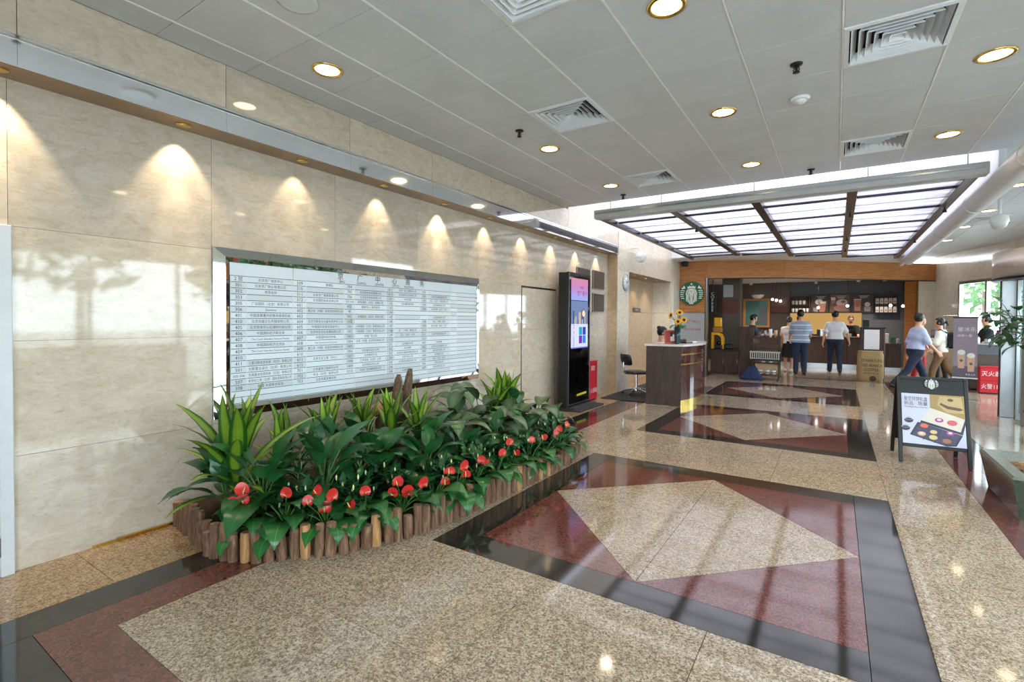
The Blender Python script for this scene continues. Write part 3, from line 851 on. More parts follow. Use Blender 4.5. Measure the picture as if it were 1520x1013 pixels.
cols = [
 (['2 层', '301', '302', '303', '305', '306', '401', '410', '405', '406', '407', '408', '409', '410', '411', '501', '505-506', '507', '508'],
  ['北京京广商务中心', '北京京广物业管理公司', '贵宾会所', '', '广达国际（北京）有限公司', 'Zumhou', '中国音像著作权集体管理协会', '北京华威文化传媒有限公司', '北京商务中心区通信科技公司', '中国国际经济联合会', 'The Court Islanders Interest Family', '中国国际经济交流会', 'The Court Islanders Interest Family', '', '三菱日联信息系统（北京）有限公司', '创联置业设计（北京）有限公司', '东莞盛业信息科技（北京）有限公司', '新世纪工程（北京）国际贸易有限公司', '韩国 大成株式会社']),
 (['509', '510', '511', '512', '601', '602', '603', '604', '605', '606', '607', '608', '609', '610', '611', '612', '701', '702', '703'],
  ['          管理处', '', '北京京广健康管理公司', '北京国际投资咨询公司', '', '雅立信（中国）信息咨询有限公司', '', '北京华联商业设备有限责任公司', '中国国际贸易促进会中心', '北京科技文化发展有限公司', '中国国际经济协会', 'The International Council', '雅立信（中国）信息咨询有限公司', '', '北京方正工程（中心）', '', '北京盛世工程顾问公司', '中冶（北京）投资公司', '北京华夏管理咨询']),
 (['704', '705', '706', '707-710', '8层', '9F', '902', '10层', '1001', '1002', '1003', '1004', '1005', '1006', '1007', '1008', '1009', '1010'],
  ['', '北京联合信息管理公司', '北京远洋信息管理公司', '商务酒店（北京）管理公司', '健身中心  商务会所', '', '中国国际（北京）投资公司', '', '大和国际（北京）管理咨询公司', '大和国际（北京）管理咨询公司', '京城广告公司', '永安（中国）投资咨询有限公司', '', '北京联合设计公司', '北京商贸公司', '三井信息（北京）公司', '北京新闻文化公司', '北京广告传媒有限公司']),
 (['1011', '1012', '1101', '1102', '1103', '1104', '1105', '1106', '1107', '1108', '1109', '1110', '1201', '1202', '1203', '1204', '1205', '1206', '1208'],
  ['北京广信工程顾问公司', '北京商务信息咨询公司', '中京贸易', '日本建筑事务所', '', '', '', '', '', '京广（中国）管理公司', '日立（北京）公司', '', '北京国际公司', '东方律师', '北京远大国际商贸咨询公司', '北京汽车公司', '北京联合管理咨询公司', '', '北京国际商会']),
 (['1301', '1302', '1303', '1305', '1306', '', '', '1308', '1309', '1310', '1311', '1312', '1401', '1402', '1403', '1404', '1405', '1406', '1407'],
  ['', '北京中信国际投资公司', '中日（北京）贸易有限公司', '北京管理咨询公司', '东京商事（北京）公司', '', '北京国际商务公司', '华北（中国）投资', '瑞士贸易（北京）公司', '', '北京市投资有限公司', '', '大阪建筑', '北京商业信息管理公司', '国际商务有限公司', '北京国际公司', '东洋（北京）公司', '北京咨询公司', '北京商务联合公司']),
]
for c, (nums, names) in enumerate(cols):
    lt = MB()
    wn = CE[2 * c + 1] - CE[2 * c]; wl = CE[2 * c + 2] - CE[2 * c + 1]
    for r_, n_ in enumerate(nums):
        zc = ZH - RP * (r_ + .5)
        if n_: text(lt, n_, .039 if len(n_) < 5 else .029, FRM, (CE[2 * c] + CE[2 * c + 1]) / 2, zc, 'ink', fit=wn * .86)
    for r_, n_ in enumerate(names):
        zc = ZH - RP * (r_ + .5)
        if n_.strip(): text(lt, n_, .0275 if len(n_) < 22 else .023, FRM, (CE[2 * c + 1] + CE[2 * c + 2]) / 2, zc, 'ink', fit=wl * .92)
    o = lt.build('lettering', recalc=False); o['kind'] = 'stuff'; K(o)
lt = MB()
for ch, en, yy in zip('京广中心商务', ('JING', 'GUANG', 'CENTRE', 'OFFICE', 'BUILDING', ''), (3.06, 3.29, 3.52, 3.75, 3.95, 4.17)):
    text(lt, ch, .072, FRM, yy, 1.905, 'ink', off=.003)
    if en: text(lt, en, .032, FRM, yy + .02, 1.858, 'ink', off=.003)
o = lt.build('title_lettering', recalc=False); o['kind'] = 'stuff'; K(o)

# ================================================================== PLANTER ALONG THE WALL
PATH = [(-3.99, 1.66), (-3.62, 1.60), (-3.24, 1.55), (-3.06, 1.60), (-2.92, 1.72), (-2.64, 2.0), (-2.45, 2.4), (-2.40, 2.63), (-2.35, 3.4), (-2.32, 4.0), (-2.335, 4.73), (-2.42, 5.05), (-2.75, 5.38), (-3.25, 5.62), (-3.99, 5.76)]
def along(d):
    for a, b in zip(PATH, PATH[1:]):
        L = math.dist(a, b)
        if d <= L: return (a[0] + (b[0] - a[0]) * d / L, a[1] + (b[1] - a[1]) * d / L), ((b[0] - a[0]) / L, (b[1] - a[1]) / L)
        d -= L
    return PATH[-1], (0, 1)
PLEN = sum(math.dist(a, b) for a, b in zip(PATH, PATH[1:]))
bed = thing('planter_bed', 'planting bed by the marble wall edged with short upright log posts', 'planter', (-3.2, 3.5, 0))
rr = random.Random(11)
LOGS = []
for v in range(6):
    mb = MB(); seg = 9; r0 = .034
    prof = [(r0 * rr.uniform(.95, 1.05), 0), (r0 * rr.uniform(.97, 1.05), .08), (r0 * rr.uniform(.92, 1.04), .16), (r0 * rr.uniform(.94, 1.0), .225), (r0 * .86, .236)]
    vs = []
    for r_, z in prof:
        for k in range(seg): q = r_ * rr.uniform(.90, 1.08); a = 2 * PI * k / seg; vs.append((q * math.cos(a), q * math.sin(a), z))
    mb.add(vs, [(i * seg + k, i * seg + (k + 1) % seg, (i + 1) * seg + (k + 1) % seg, (i + 1) * seg + k) for i in range(len(prof) - 1) for k in range(seg)], 'bark_light' if v == 5 else 'bark', True)
    mb.add(vs[-seg:], [tuple(range(seg))], 'cut_wood')
    LOGS.append(mb)
lme = []
d = .035; n = 0
while d < PLEN:
    (x, y), (tx, ty) = along(d)
    v = rr.choice((0, 0, 1, 1, 2, 2, 3, 3, 4, 4, 5)) if n > 4 else n % 5
    if len(lme) < 6: pass
    o = None
    for k, me in lme:
        if k == v: o = link('log_post', me); break
    if o is None: o = LOGS[v].build('log_post'); lme.append((v, o.data))
    o.location = (x + rr.uniform(-.006, .006), y + rr.uniform(-.006, .006), 0); o.rotation_euler = (rr.uniform(-.05, .05), rr.uniform(-.05, .05), rr.uniform(0, 6))
    s_ = rr.uniform(.92, 1.08); zz = rr.choice((.66, .74, .82, .88, .95)) * rr.uniform(.95, 1.05); o.scale = (s_, s_, zz)
    keep(o, bed); d += .073; n += 1
so = MB(); inner = [(p[0] * .985 - .05, p[1] * .985 + .052) for p in PATH]
so.prism(inner, .005, .13, 'soil'); so_ = keep(so.build('soil'), bed); so_['kind'] = 'stuff'

def leaf(L, W, prof, e0, curl, m, pet=0.0, fold=.18, rows=8, wave=0.0, pm='stem_green', twist=0):
    """one blade growing from the origin towards +y, starting at elevation e0 and bending down by curl"""
    mb = MB(); p = Vector((0, 0, 0)); e = e0
    if pet:
        pts = [p.copy()]; de = curl * .35 / 3
        for i in range(3):
            p = p + Vector((0, math.cos(e), math.sin(e))) * pet / 3; e -= de; pts.append(p.copy())
        mb.tube(pts, [.0055, .005, .0045, .004], pm, 5, False)
    us = [-1, -.5, 0, .5, 1]; vs = []; uv = []
    for i in range(rows + 1):
        t = i / rows; w = W * .5 * prof(t)
        nrm = Vector((0, -math.sin(e), math.cos(e)))
        for u in us:
            q = p + Vector((u * w, 0, 0)) + nrm * (fold * abs(u) * w * (1 - .5 * t) + wave * math.sin(t * 9 + u * 2) * abs(u) * W)
            vs.append(q); uv.append(((u + 1) / 2, t))
        p = p + Vector((0, math.cos(e), math.sin(e))) * L / rows
        e -= curl / rows * (.5 + t)
    fs = [(i * 5 + j, i * 5 + j + 1, (i + 1) * 5 + j + 1, (i + 1) * 5 + j) for i in range(rows) for j in range(4)]
    mb.add(vs, fs, m, True, uv)
    return mb
P_STRAP = lambda t: max(.04, (min(1, .42 + 1.6 * t)) * (1 - max(0, (t - .5) / .5) ** 2.0))
P_OVATE = lambda t: max(.03, math.sin(PI * min(1, t ** .75 * .98 + .02)) ** .9)
P_HEART = lambda t: max(.03, (1 - (t - .18) ** 2 / .70 if t > .18 else .62 + 2.1 * t) * (1 - t ** 5))
P_BROAD = lambda t: max(.03, math.sin(PI * min(1, t ** .85 * .97 + .03)))
LEAFS = {}
def leafset(key, specs):
    LEAFS[key] = []
    for s_ in specs:
        o = leaf(**s_).build('leaf', recalc=False); LEAFS[key].append(o.data); bpy.data.objects.remove(o)
leafset('dracaena', [dict(L=l, W=w, prof=P_STRAP, e0=e, curl=c, m='leaf_striped', fold=.30, rows=8) for l, w, e, c in ((.46, .072, 1.45, .30), (.50, .080, 1.25, .65), (.50, .078, 1.0, .9), (.46, .074, .75, 1.1), (.38, .066, .5, 1.0))])
leafset('lily', [dict(L=l, W=w, prof=P_OVATE, e0=e, curl=c, m='leaf_lily', pet=p_, fold=.22, wave=.03) for l, w, e, c, p_ in ((.27, .13, 1.25, 1.2, .22), (.30, .145, 1.0, 1.5, .20), (.28, .14, .8, 1.6, .17), (.25, .12, 1.4, 1.0, .26), (.26, .13, .6, 1.5, .14))])
leafset('dull', [dict(L=l, W=w, prof=P_BROAD, e0=e, curl=c, m='leaf_dull', pet=p_, fold=.10, wave=.03) for l, w, e, c, p_ in ((.38, .18, 1.15, 1.9, .26), (.40, .19, .95, 1.8, .22), (.36, .17, 1.3, 2.1, .30), (.34, .17, .75, 1.7, .20))])
leafset('heart', [dict(L=l, W=w, prof=P_HEART, e0=e, curl=c, m='leaf_heart', pet=p_, fold=.10, wave=.02) for l, w, e, c, p_ in ((.19, .13, 1.1, 2.0, .15), (.20, .135, .85, 2.3, .14), (.18, .12, .6, 1.9, .11), (.16, .11, 1.3, 1.8, .18))])
leafset('small', [dict(L=l, W=w, prof=P_OVATE, e0=e, curl=c, m='leaf_small', pet=p_, fold=.2, rows=5) for l, w, e, c, p_ in ((.11, .042, 1.2, .7, .02), (.12, .046, .9, .8, .02), (.10, .040, .6, .7, .02))])
leafset('varieg', [dict(L=l, W=w, prof=P_STRAP, e0=e, curl=c, m='leaf_varieg', fold=.2, rows=7) for l, w, e, c in ((.24, .040, 1.3, 2.2), (.22, .038, 1.0, 2.0), (.20, .036, .8, 1.8))])
ZB = .125
def plant(name, label, cat, x, y, key, n, seed, group, sc_=1.0, z=ZB, tall=0.0, avoid=True):
    t = thing(name, label, cat, (x, y, z), 0, group); r_ = random.Random(seed)
    if tall:
        MB().tube([(0, 0, -.02), (.01, 0, tall * .5), (0, .01, tall + .03)], [.016, .014, .013], 'stem_green', 7).build('stem', t)
    ms = LEAFS[key]
    for k in range(n):
        az = k * 2.399 + r_.uniform(-.35, .35)
        f = k / max(1, n - 1)
        me = ms[min(len(ms) - 1, int(f * len(ms) * .999))] if key in ('dracaena', 'dull') else r_.choice(ms)
        o = link('leaf', me, t)
        sgn = -math.sin(az)                     # +1 towards the hall, -1 into the wall
        s_ = sc_ * r_.uniform(.85, 1.12)
        o.location = (0, 0, tall * (1 - f * .55)); lift = 0
        if avoid and x < -3.3 and sgn < -.05:
            reach = x - XW - .04
            lift = .45; s_ *= min(1, max(.45, reach / (.42 * abs(sgn))))
        o.rotation_euler = (r_.uniform(-.12, .12) + lift, r_.uniform(-.15, .15), az); o.scale = (s_, s_, s_)
    return t
gD = 'yellow striped dracaenas at the back of the planter'
for k, (x, y, n, s_, tl, lab) in enumerate((
    (-3.50, 1.82, 22, 1.30, .24, 'large striped dracaena at the near left corner of the planter'),
    (-3.60, 2.62, 15, 1.0, .20, 'striped dracaena against the wall, second large one from the near end'),
    (-3.62, 3.02, 14, .95, .22, 'striped dracaena under the board, just left of the driftwood log'),
    (-3.36, 3.12, 14, .95, .24, 'striped dracaena standing in front of the driftwood stump'),
    (-3.58, 2.22, 13, .95, .16, 'smaller striped dracaena between the two near ones'),
    (-3.30, 3.42, 12, .85, .24, 'striped dracaena right before the driftwood stump foot'),
    (-3.58, 5.28, 26, 1.1, .22, 'bushy dracaena at the far end of the planter by the board corner'),
    (-3.50, 4.92, 15, .95, .20, 'yellow tipped dracaena beside the bushy far one'))):
    plant('striped_dracaena', lab, 'plant', x, y, 'dracaena', n + 4, 40 + k, gD, s_ * 1.05, tall=tl + (.10 if 0 < k < 6 else .03))
gB = 'broad dull green leaves under the board'
for k, (x, y, n, s_, lab) in enumerate((
    (-3.36, 4.02, 10, .98, 'broad leaved dull plant just right of the driftwood stump'),
    (-3.40, 4.45, 11, 1.15, 'broad leaved dull plant under the right part of the board'),
    (-3.05, 4.15, 10, 1.0, 'broad leaved dull green plant in the middle of the far planter half'),
    (-3.10, 4.75, 10, 1.05, 'broad leaved dull green plant before the bushy far dracaena'),
    (-3.18, 3.70, 10, 1.0, 'broad leaved dull plant before the driftwood stump, to its right'),
    (-2.95, 5.05, 10, .95, 'broad leaved dull green plant at the far rounded end of the planter'))):
    plant('broad_leaf_plant', lab, 'plant', x, y, 'dull', n + 3, 60 + k, gB, s_ * 1.08, tall=.12 if x < -3.15 else .06)
gL = 'dark peace lilies in the planter'
for k, (x, y, n, s_) in enumerate(((-3.50, 1.78, 14, 1.0), (-3.22, 1.86, 14, 1.05), (-3.02, 2.18, 14, 1.0), (-3.32, 2.35, 14, 1.05), (-2.98, 2.62, 13, 1.0), (-3.30, 2.75, 14, 1.05), (-2.86, 3.05, 13, .95), (-3.08, 3.28, 13, 1.0), (-2.80, 3.50, 13, .95), (-2.76, 3.95, 13, .95), (-2.72, 4.40, 13, .95), (-2.72, 4.85, 13, .9), (-3.35, 5.25, 12, .9))):
    plant('peace_lily', f'dark glossy peace lily among the bedding plants, {ORD[k]} from the near end', 'plant', x, y, 'lily', n + 3, 80 + k, gL, s_ * (1.12 if x < -2.95 else 1.0), tall=.13 if x < -2.95 and k else .04)
gV = 'variegated spider plants in the planter'
for k, (x, y) in enumerate(((-3.30, 2.18), (-3.42, 2.95), (-3.05, 2.52), (-3.2, 3.45))):
    plant('spider_plant', f'cream edged spider plant with curling leaves, {ORD[k]} from the near end of the planter', 'plant', x, y, 'varieg', 18, 100 + k, gV, 1.0, z=ZB, tall=.30)
# low dense plants: too many tiny leaves to count, one mass per plant
gS = 'low small leaved plants behind the anthuriums'
for k, (x, y) in enumerate(((-2.93, 1.95), (-2.76, 2.22), (-2.62, 2.55), (-2.85, 2.50), (-2.58, 2.92), (-2.55, 3.32), (-2.66, 3.45), (-2.52, 3.72), (-2.50, 4.10), (-2.50, 4.45), (-2.55, 4.80))):
    t = thing('bedding_plant', f'low dense bedding plant with small dark leaves and pale buds, {ORD[k]} from the near end', 'plant', (x, y, ZB), 0, gS)
    r_ = random.Random(200 + k); mb = MB(); bd = MB()
    for q in range(16):
        a = r_.uniform(0, 2 * PI); rad = r_.uniform(.0, .15); h = r_.uniform(.13, .27)
        top = Vector((math.cos(a) * rad, math.sin(a) * rad, h)); mb.tube([(top.x * .4, top.y * .4, 0), top], .004, 'stem_green', 4, False)
        for w in range(9):
            me = r_.choice(LEAFS['small']); az = w * 2.4 + r_.random(); T = Matrix.Translation(top * (1 - .075 * w)) @ Matrix.Rotation(az, 4, 'Z') @ Matrix.Rotation(r_.uniform(-.3, .3), 4, 'X')
            n0 = len(mb.v); uvl = me.uv_layers[0]; uvm = {}
            for lp in me.loops: uvm[lp.vertex_index] = tuple(uvl.data[lp.index].uv)
            mb.add([T @ v.co for v in me.vertices], [tuple(p.vertices) for p in me.polygons], 'leaf_small', True, [uvm.get(i, (0, 0)) for i in range(len(me.vertices))])
        if q % 2 == 0: bd.ell(tuple(top + Vector((0, 0, .03))), (.007, .007, .020), 'bud', 6, 5)
    o = mb.build('foliage', t, recalc=False); o['kind'] = 'stuff'
    o = bd.build('buds', t); o['kind'] = 'stuff'
# anthuriums with their red spathes
def spathe_mesh():
    mb = MB(); vs = []; n = 16; uv = []
    rows = 4
    for i in range(rows + 1):
        f = i / rows
        for k in range(n):
            a = 2 * PI * k / n
            r_ = (.052 + .018 * math.cos(a) - .030 * max(0, math.cos(a - PI)) ** 6) * f
            vs.append((r_ * math.sin(a) * .95, r_ * math.cos(a) + .012, .012 * f * f + .010 * f * math.cos(2 * a) - .006 * (1 - f))); uv.append((.5, .5))
    fs = [(i * n + k, i * n + (k + 1) % n, (i + 1) * n + (k + 1) % n, (i + 1) * n + k) for i in range(rows) for k in range(n)]
    mb.add(vs, fs, 'spathe', True, uv)
    return mb
_o = spathe_mesh().build('spathe', recalc=False); SPATHE = _o.data; bpy.data.objects.remove(_o)
_o = MB().tube([(0, .0, .0), (0, .012, .030), (0, .020, .058)], [.005, .0055, .003], 'spadix', 7).build('spadix'); SPADIX = _o.data; bpy.data.objects.remove(_o)
FLW = [(-3.07, 1.64, 0.41), (-3.12, 1.6, 0.32), (-3.07, 1.64, 0.35), (-2.88, 1.81, 0.38), (-2.79, 1.9, 0.32), (-2.76, 1.94, 0.38), (-2.69, 2.01, 0.34), (-2.73, 1.98, 0.26), (-2.59, 2.19, 0.34), (-2.63, 2.1, 0.27), (-2.5, 2.39, 0.36), (-2.47, 2.46, 0.28), (-2.43, 2.57, 0.32), (-2.51, 2.36, 0.3), (-2.39, 2.8, 0.35), (-2.4, 2.77, 0.28), (-2.38, 2.97, 0.35), (-2.38, 2.99, 0.28), (-2.37, 3.18, 0.35), (-2.37, 3.22, 0.32), (-2.35, 3.45, 0.35), (-2.34, 3.64, 0.31), (-2.35, 3.56, 0.42), (-2.33, 3.91, 0.37), (-2.32, 4.09, 0.36), (-2.32, 4.42, 0.38), (-2.32, 4.61, 0.39), (-2.32, 4.36, 0.35)]
PA = [(-3.16, 1.74), (-2.97, 1.86), (-2.80, 2.04), (-2.66, 2.26), (-2.56, 2.50), (-2.49, 2.74), (-2.47, 2.98), (-2.45, 3.22), (-2.43, 3.47), (-2.43, 3.72), (-2.41, 3.98), (-2.41, 4.26), (-2.42, 4.54), (-2.46, 4.82)]
used = set()
rr = random.Random(5)
for k, (x, y) in enumerate(PA):
    mine = [i for i, f in enumerate(FLW) if i not in used and min(range(len(PA)), key=lambda j: math.dist(PA[j], f[:2])) == k]
    used |= set(mine)
    t = plant('red_anthurium', f'{"red flowered" if mine else "leafy"} anthurium behind the log posts, {ORD[k]} from the near end', 'plant', x, y, 'heart', 13, 300 + k, 'anthuriums along the log edging', 1.05)
    for i in mine:
        f = Vector(FLW[i]); loc = f - Vector((x, y, ZB))
        st = MB().tube([(0, 0, 0), (loc.x * .45, loc.y * .45, loc.z * .6), tuple(loc)], [.0045, .004, .0035], 'stem_green', 5).build('flower_stem', t)
        dirn = Vector((-f.x, -f.y, 0)).normalized() + Vector((rr.uniform(-.8, .8), rr.uniform(-.8, .8), rr.uniform(.1, 1.2)))
        q = dirn.normalized().to_track_quat('Z', 'Y').to_euler()
        for me, nm in ((SPATHE, 'spathe'), (SPADIX, 'spadix')):
            o = link(nm, me, st, tuple(loc)); o.rotation_euler = q; s_ = rr.uniform(.66, .86); o.scale = (s_, s_, s_)

# driftwood stump in front of the board
t = thing('driftwood_stump', 'weathered two pronged driftwood stump standing in front of the board', 'driftwood', (-3.72, 3.62, ZB))
MB().tube([(.0, -.02, 0), (.0, -.02, .25), (.0, -.03, .48)], [.10, .085, .075], 'drift', 11).tube([(.0, -.06, .40), (.01, -.08, .62), (0, -.05, .76), (0, -.045, .815)], [.056, .05, .038, .018], 'drift', 10).tube([(.0, .03, .40), (0, .07, .62), (.0, .10, .78), (0, .115, .86)], [.052, .048, .038, .02], 'drift', 10).build('wood', t)
t = thing('driftwood_log', 'gnarled driftwood log end lying behind the dracaenas below the board', 'driftwood', (-3.74, 3.28, ZB))
MB().tube([(0, -.10, .48), (.02, .05, .50), (0, .26, .50)], [.05, .06, .055], 'bark_light', 12).tube([(0, .05, 0), (0, .06, .48)], [.05, .04], 'drift', 9).build('wood', t)

# ================================================================== KIOSK AND WALL FURNITURE
t = thing('advertising_kiosk', 'tall slim black advertising kiosk with lit screen beside the access door', 'kiosk', (-3.74, 7.67, 0))
K = lambda o: keep(o, t)
KX0, KX1, KY0, KY1, KZ0, KZ1 = -3.84, -3.655, 7.245, 8.10, .06, 2.30
K(MB().box(KX0, KX1 - .012, KY0, KY1, KZ0, KZ1, 'black', .012).build('cabinet'))
fx = MB()
for a, b, c, d in ((KY0, KY0 + .035, KZ0, KZ1), (KY1 - .035, KY1, KZ0, KZ1), (KY0 + .035, KY1 - .035, KZ1 - .05, KZ1), (KY0 + .035, KY1 - .035, KZ0, KZ0 + .05)):
    fx.box(KX1 - .012, KX1 + .004, a, b, c, d, 'black_metal', .003)
K(fx.build('front_frame'))
K(MB().box(KX1 + .003, KX1 + .009, KY0 + .012, KY0 + .02, KZ0 + .02, KZ1 - .02, 'steel').box(KX1 + .003, KX1 + .009, KY1 - .02, KY1 - .012, KZ0 + .02, KZ1 - .02, 'steel').box(KX1 + .003, KX1 + .012, KY0 + .03, KY1 - .03, KZ0 + .035, KZ0 + .05, 'steel').build('edge_trim'))
K(MB().box(KX1 - .012, KX1, KY0 + .035, KY1 - .035, KZ0 + .05, KZ1 - .05, 'gloss_black').build('glass_front'))
K(MB().prism([(KX0 - .05, KY0 + .0), (KX1 + .20, KY0 + .04), (KX1 + .22, KY1 + .14), (KX0 - .05, KY1 + .10)], 0, .03, 'dark_rubber').prism([(KX0 - .02, KY0 + .02), (KX1 + .10, KY0 + .05), (KX1 + .10, KY1 + .05), (KX0 - .02, KY1 + .02)], .03, .06, 'dark_rubber').build('foot_plate'))
FK = (Vector((KX1 + .001, KY0, 0)), Vector((0, 1, 0)), Vector((0, 0, 1)), Vector((1, 0, 0)))
def em(name, c, s_=1.0):
    if name not in M: M[name] = emitter(name, c, s_)
    return name
scn = MB()
U0, U1 = .10, .755
zs = [(2.12, 2.21, S(206, 140, 170)), (2.03, 2.12, S(200, 136, 190)), (1.94, 2.03, S(178, 150, 214)), (1.84, 1.94, S(160, 168, 232))]
for i, (a, b, c) in enumerate(zs): shape(scn, rect(U0, U1, a, b), FK, em(f'screen_sky_{i}', c, .85), .001)
shape(scn, rect(U0, U1, 1.43, 1.83), FK, em('screen_mid', S(120, 140, 180), .8), .001)
rk = random.Random(9)
for i in range(15):
    u = U0 + .01 + rk.random() * (U1 - U0 - .10); w = rk.uniform(.03, .09); h = rk.uniform(.06, .30)
    shape(scn, rect(u, u + w, 1.44, 1.44 + h), FK, em(f'screen_tower_{i % 4}', (S(70, 90, 130), S(170, 186, 214), S(220, 180, 150), S(90, 110, 160))[i % 4], .8), .0014 + i * .00005)
shape(scn, disc(.58, 1.62, .055), FK, em('screen_glow', S(250, 210, 170), 1.0), .0025)
shape(scn, rect(U0, U1, 1.05, 1.44), FK, em('screen_pale', S(206, 214, 246), .9), .0026)
shape(scn, rect(U0, U1, 1.03, 1.05), FK, em('screen_base', S(110, 120, 220), .9), .0026)
for (a, b, c) in ((.40, 1.255, S(40, 160, 190)), (.545, 1.255, S(60, 70, 190)), (.40, 1.11, S(120, 50, 180)), (.545, 1.11, S(60, 130, 220))):
    shape(scn, rect(a, a + .125, b, b + .135), FK, em(f'screen_tile_{a}_{b}', c, .9), .003)
for i, ch in enumerate('京广中心欢迎您'): text(scn, ch, .062, FK, .20, 1.405 - i * .056, em('screen_red', S(190, 40, 90), .8), off=.0032)
text(scn, '京广餐厅', .10, FK, .52, 1.955, em('screen_red', S(190, 40, 90), .8), off=.003)
text(scn, '美食汇', .05, FK, .52, 2.06, em('screen_wine', S(130, 60, 130), .8), off=.003)
K(scn.build('screen', recalc=False))
yl = MB(); shape(yl, [(.34, .215), (.72, .225), (.72, .262), (.34, .25)], FK, 'yellow_label', .001); K(yl.build('yellow_strip', recalc=False))
K(MB().lathe([(.0001, 0), (.02, 0), (.0001, .006)], 'black_metal', 12, Matrix.Translation((KX1 + .004, (KY0 + KY1) / 2, 2.265)) @ Matrix.Rotation(R(90), 4, 'Y')).build('camera_eye'))

def hydrant_box(x0, x1, y0, y1, h, label, face, lines, sz):
    t = thing('extinguisher_box', label, 'extinguisher box', ((x0 + x1) / 2, (y0 + y1) / 2, 0), 0, 'red extinguisher boxes')
    keep(MB().box(x0, x1, y0, y1, .02, h, 'red_box', .008).box(x0 + .02, x1 - .02, y0 + .02, y1 - .02, 0, .02, 'black').build('cabinet'), t)
    keep(MB().box(x0 - .006, x1 + .006, y0 - .006, y1 + .006, h, h + .016, 'red_box', .004).build('lid'), t)
    mb = MB()
    fr_ = (Vector((x1, y0, 0)), Vector((0, 1, 0)), Vector((0, 0, 1)), Vector((1, 0, 0))) if face == 'x' else (Vector((x0, y0, 0)), Vector((1, 0, 0)), Vector((0, 0, 1)), Vector((0, -1, 0)))
    W = (y1 - y0) if face == 'x' else (x1 - x0)
    for s_, z in lines: text(mb, s_, sz, fr_, W / 2, z, 'white_ink', off=.003, fit=W * .86)
    o = keep(mb.build('lettering', recalc=False), t); o['kind'] = 'stuff'
    keep(MB().box(x0 + .02, x1 - .02, y0 - .003, y1 + .003 if face == 'x' else y0 - .001, h * .5 - .003, h * .5 + .003, 'black').build('door_gap'), t)
hydrant_box(-4.0, -3.80, 8.35, 8.78, .73, 'red extinguisher box standing behind the black kiosk at the wall', 'x', (('消防', .60), ('灭火器箱', .18)), .10)
hydrant_box(2.58, 2.94, 14.25, 14.50, .56, 'red extinguisher box with white characters by the glass front', 'y', (('灭火器', .42), ('火警119', .15)), .115)

for k, (a, b, c, d, lab) in enumerate(((8.995, 9.565, 2.13, 2.495, 'upper dark bronze plaque on the marble wall beside the kiosk'), (8.995, 9.575, 1.672, 2.04, 'lower dark bronze plaque on the marble wall beside the kiosk'), (8.27, 8.86, 2.10, 2.49, 'dark bronze plaque peeking out above the kiosk'))):
    t = thing('wall_plaque', lab, 'plaque', (XW, (a + b) / 2, (c + d) / 2), 0, 'bronze plaques')
    keep(MB().box(XW, XW + .018, a, b, c, d, 'plaque', .004).build('plate'), t)
    keep(MB().box(XW + .018, XW + .024, a, b, c, c + .012, 'steel').box(XW + .018, XW + .024, a, b, d - .012, d, 'steel').box(XW + .018, XW + .024, a, a + .012, c + .012, d - .012, 'steel').box(XW + .018, XW + .024, b - .012, b, c + .012, d - .012, 'steel').build('rim'), t)
t = thing('wall_clock', 'round white wall clock in a grey rim on the marble pier', 'clock', (XU, 10.24, 2.32))
Q = Matrix.Rotation(R(90), 4, 'Y')
MB().lathe([(.0001, .002), (.178, .002), (.184, .012), (.180, .026), (.166, .028), (.164, .022)], 'steel', 36, Q).build('case', t)
MB().lathe([(.0001, .024), (.166, .024), (.166, .020)], 'white_plastic', 36, Q).build('dial', t)
mk = MB()
for k in range(12):
    a = 2 * PI * k / 12; mk.box(-.006, .006, .122, .146, 0, .002, 'ink', 0, Matrix.Translation((.0245, 0, 0)) @ Matrix.Rotation(R(90), 4, 'Y') @ Matrix.Rotation(a, 4, 'Z'))
o = mk.build('hour_marks', t); o['kind'] = 'stuff'
for nm, a, L, w in (('hour_hand', 2.2, .075, .007), ('minute_hand', .35, .12, .005)):
    MB().box(-w, w, -.02, L, 0, .003, 'ink', 0, Matrix.Translation((.026, 0, 0)) @ Matrix.Rotation(R(90), 4, 'Y') @ Matrix.Rotation(a, 4, 'Z')).build(nm, t)
t = thing('recess_sign', 'small dark sign plate on the back wall of the lift recess', 'sign', (-4.30, 12.4, 1.78))
MB().box(0, .012, -.30, .30, -.055, .055, 'plaque', .003).build('plate', t)
mb = MB(); text(mb, '客梯 LIFT', .055, (Vector((.012, 0, 0)), Vector((0, 1, 0)), Vector((0, 0, 1)), Vector((1, 0, 0))), 0, 0, 'white_ink'); o = mb.build('lettering', t, recalc=False)
for k, y in enumerate((11.25, 12.12, 13.05)):
    t = thing('recess_downlight', f'small downlight in the brown soffit of the lift recess, {ORD[k]} from the clock', 'ceiling light', (-3.98, y, 2.557), 0, 'lift recess downlights')
    MB().lathe([(.036, 0), (.05, 0), (.05, -.005), (.037, -.007)], 'brass', 18).build('trim_ring', t)
    MB().lathe([(.0001, -.003), (.036, -.003), (.036, .001), (.0001, .001)], 'lens_small', 16).build('lens', t)
    spot('recess_beam', (-3.98, y, 2.53), 16, R(110), (1.0, .80, .58), t, .7, .03)
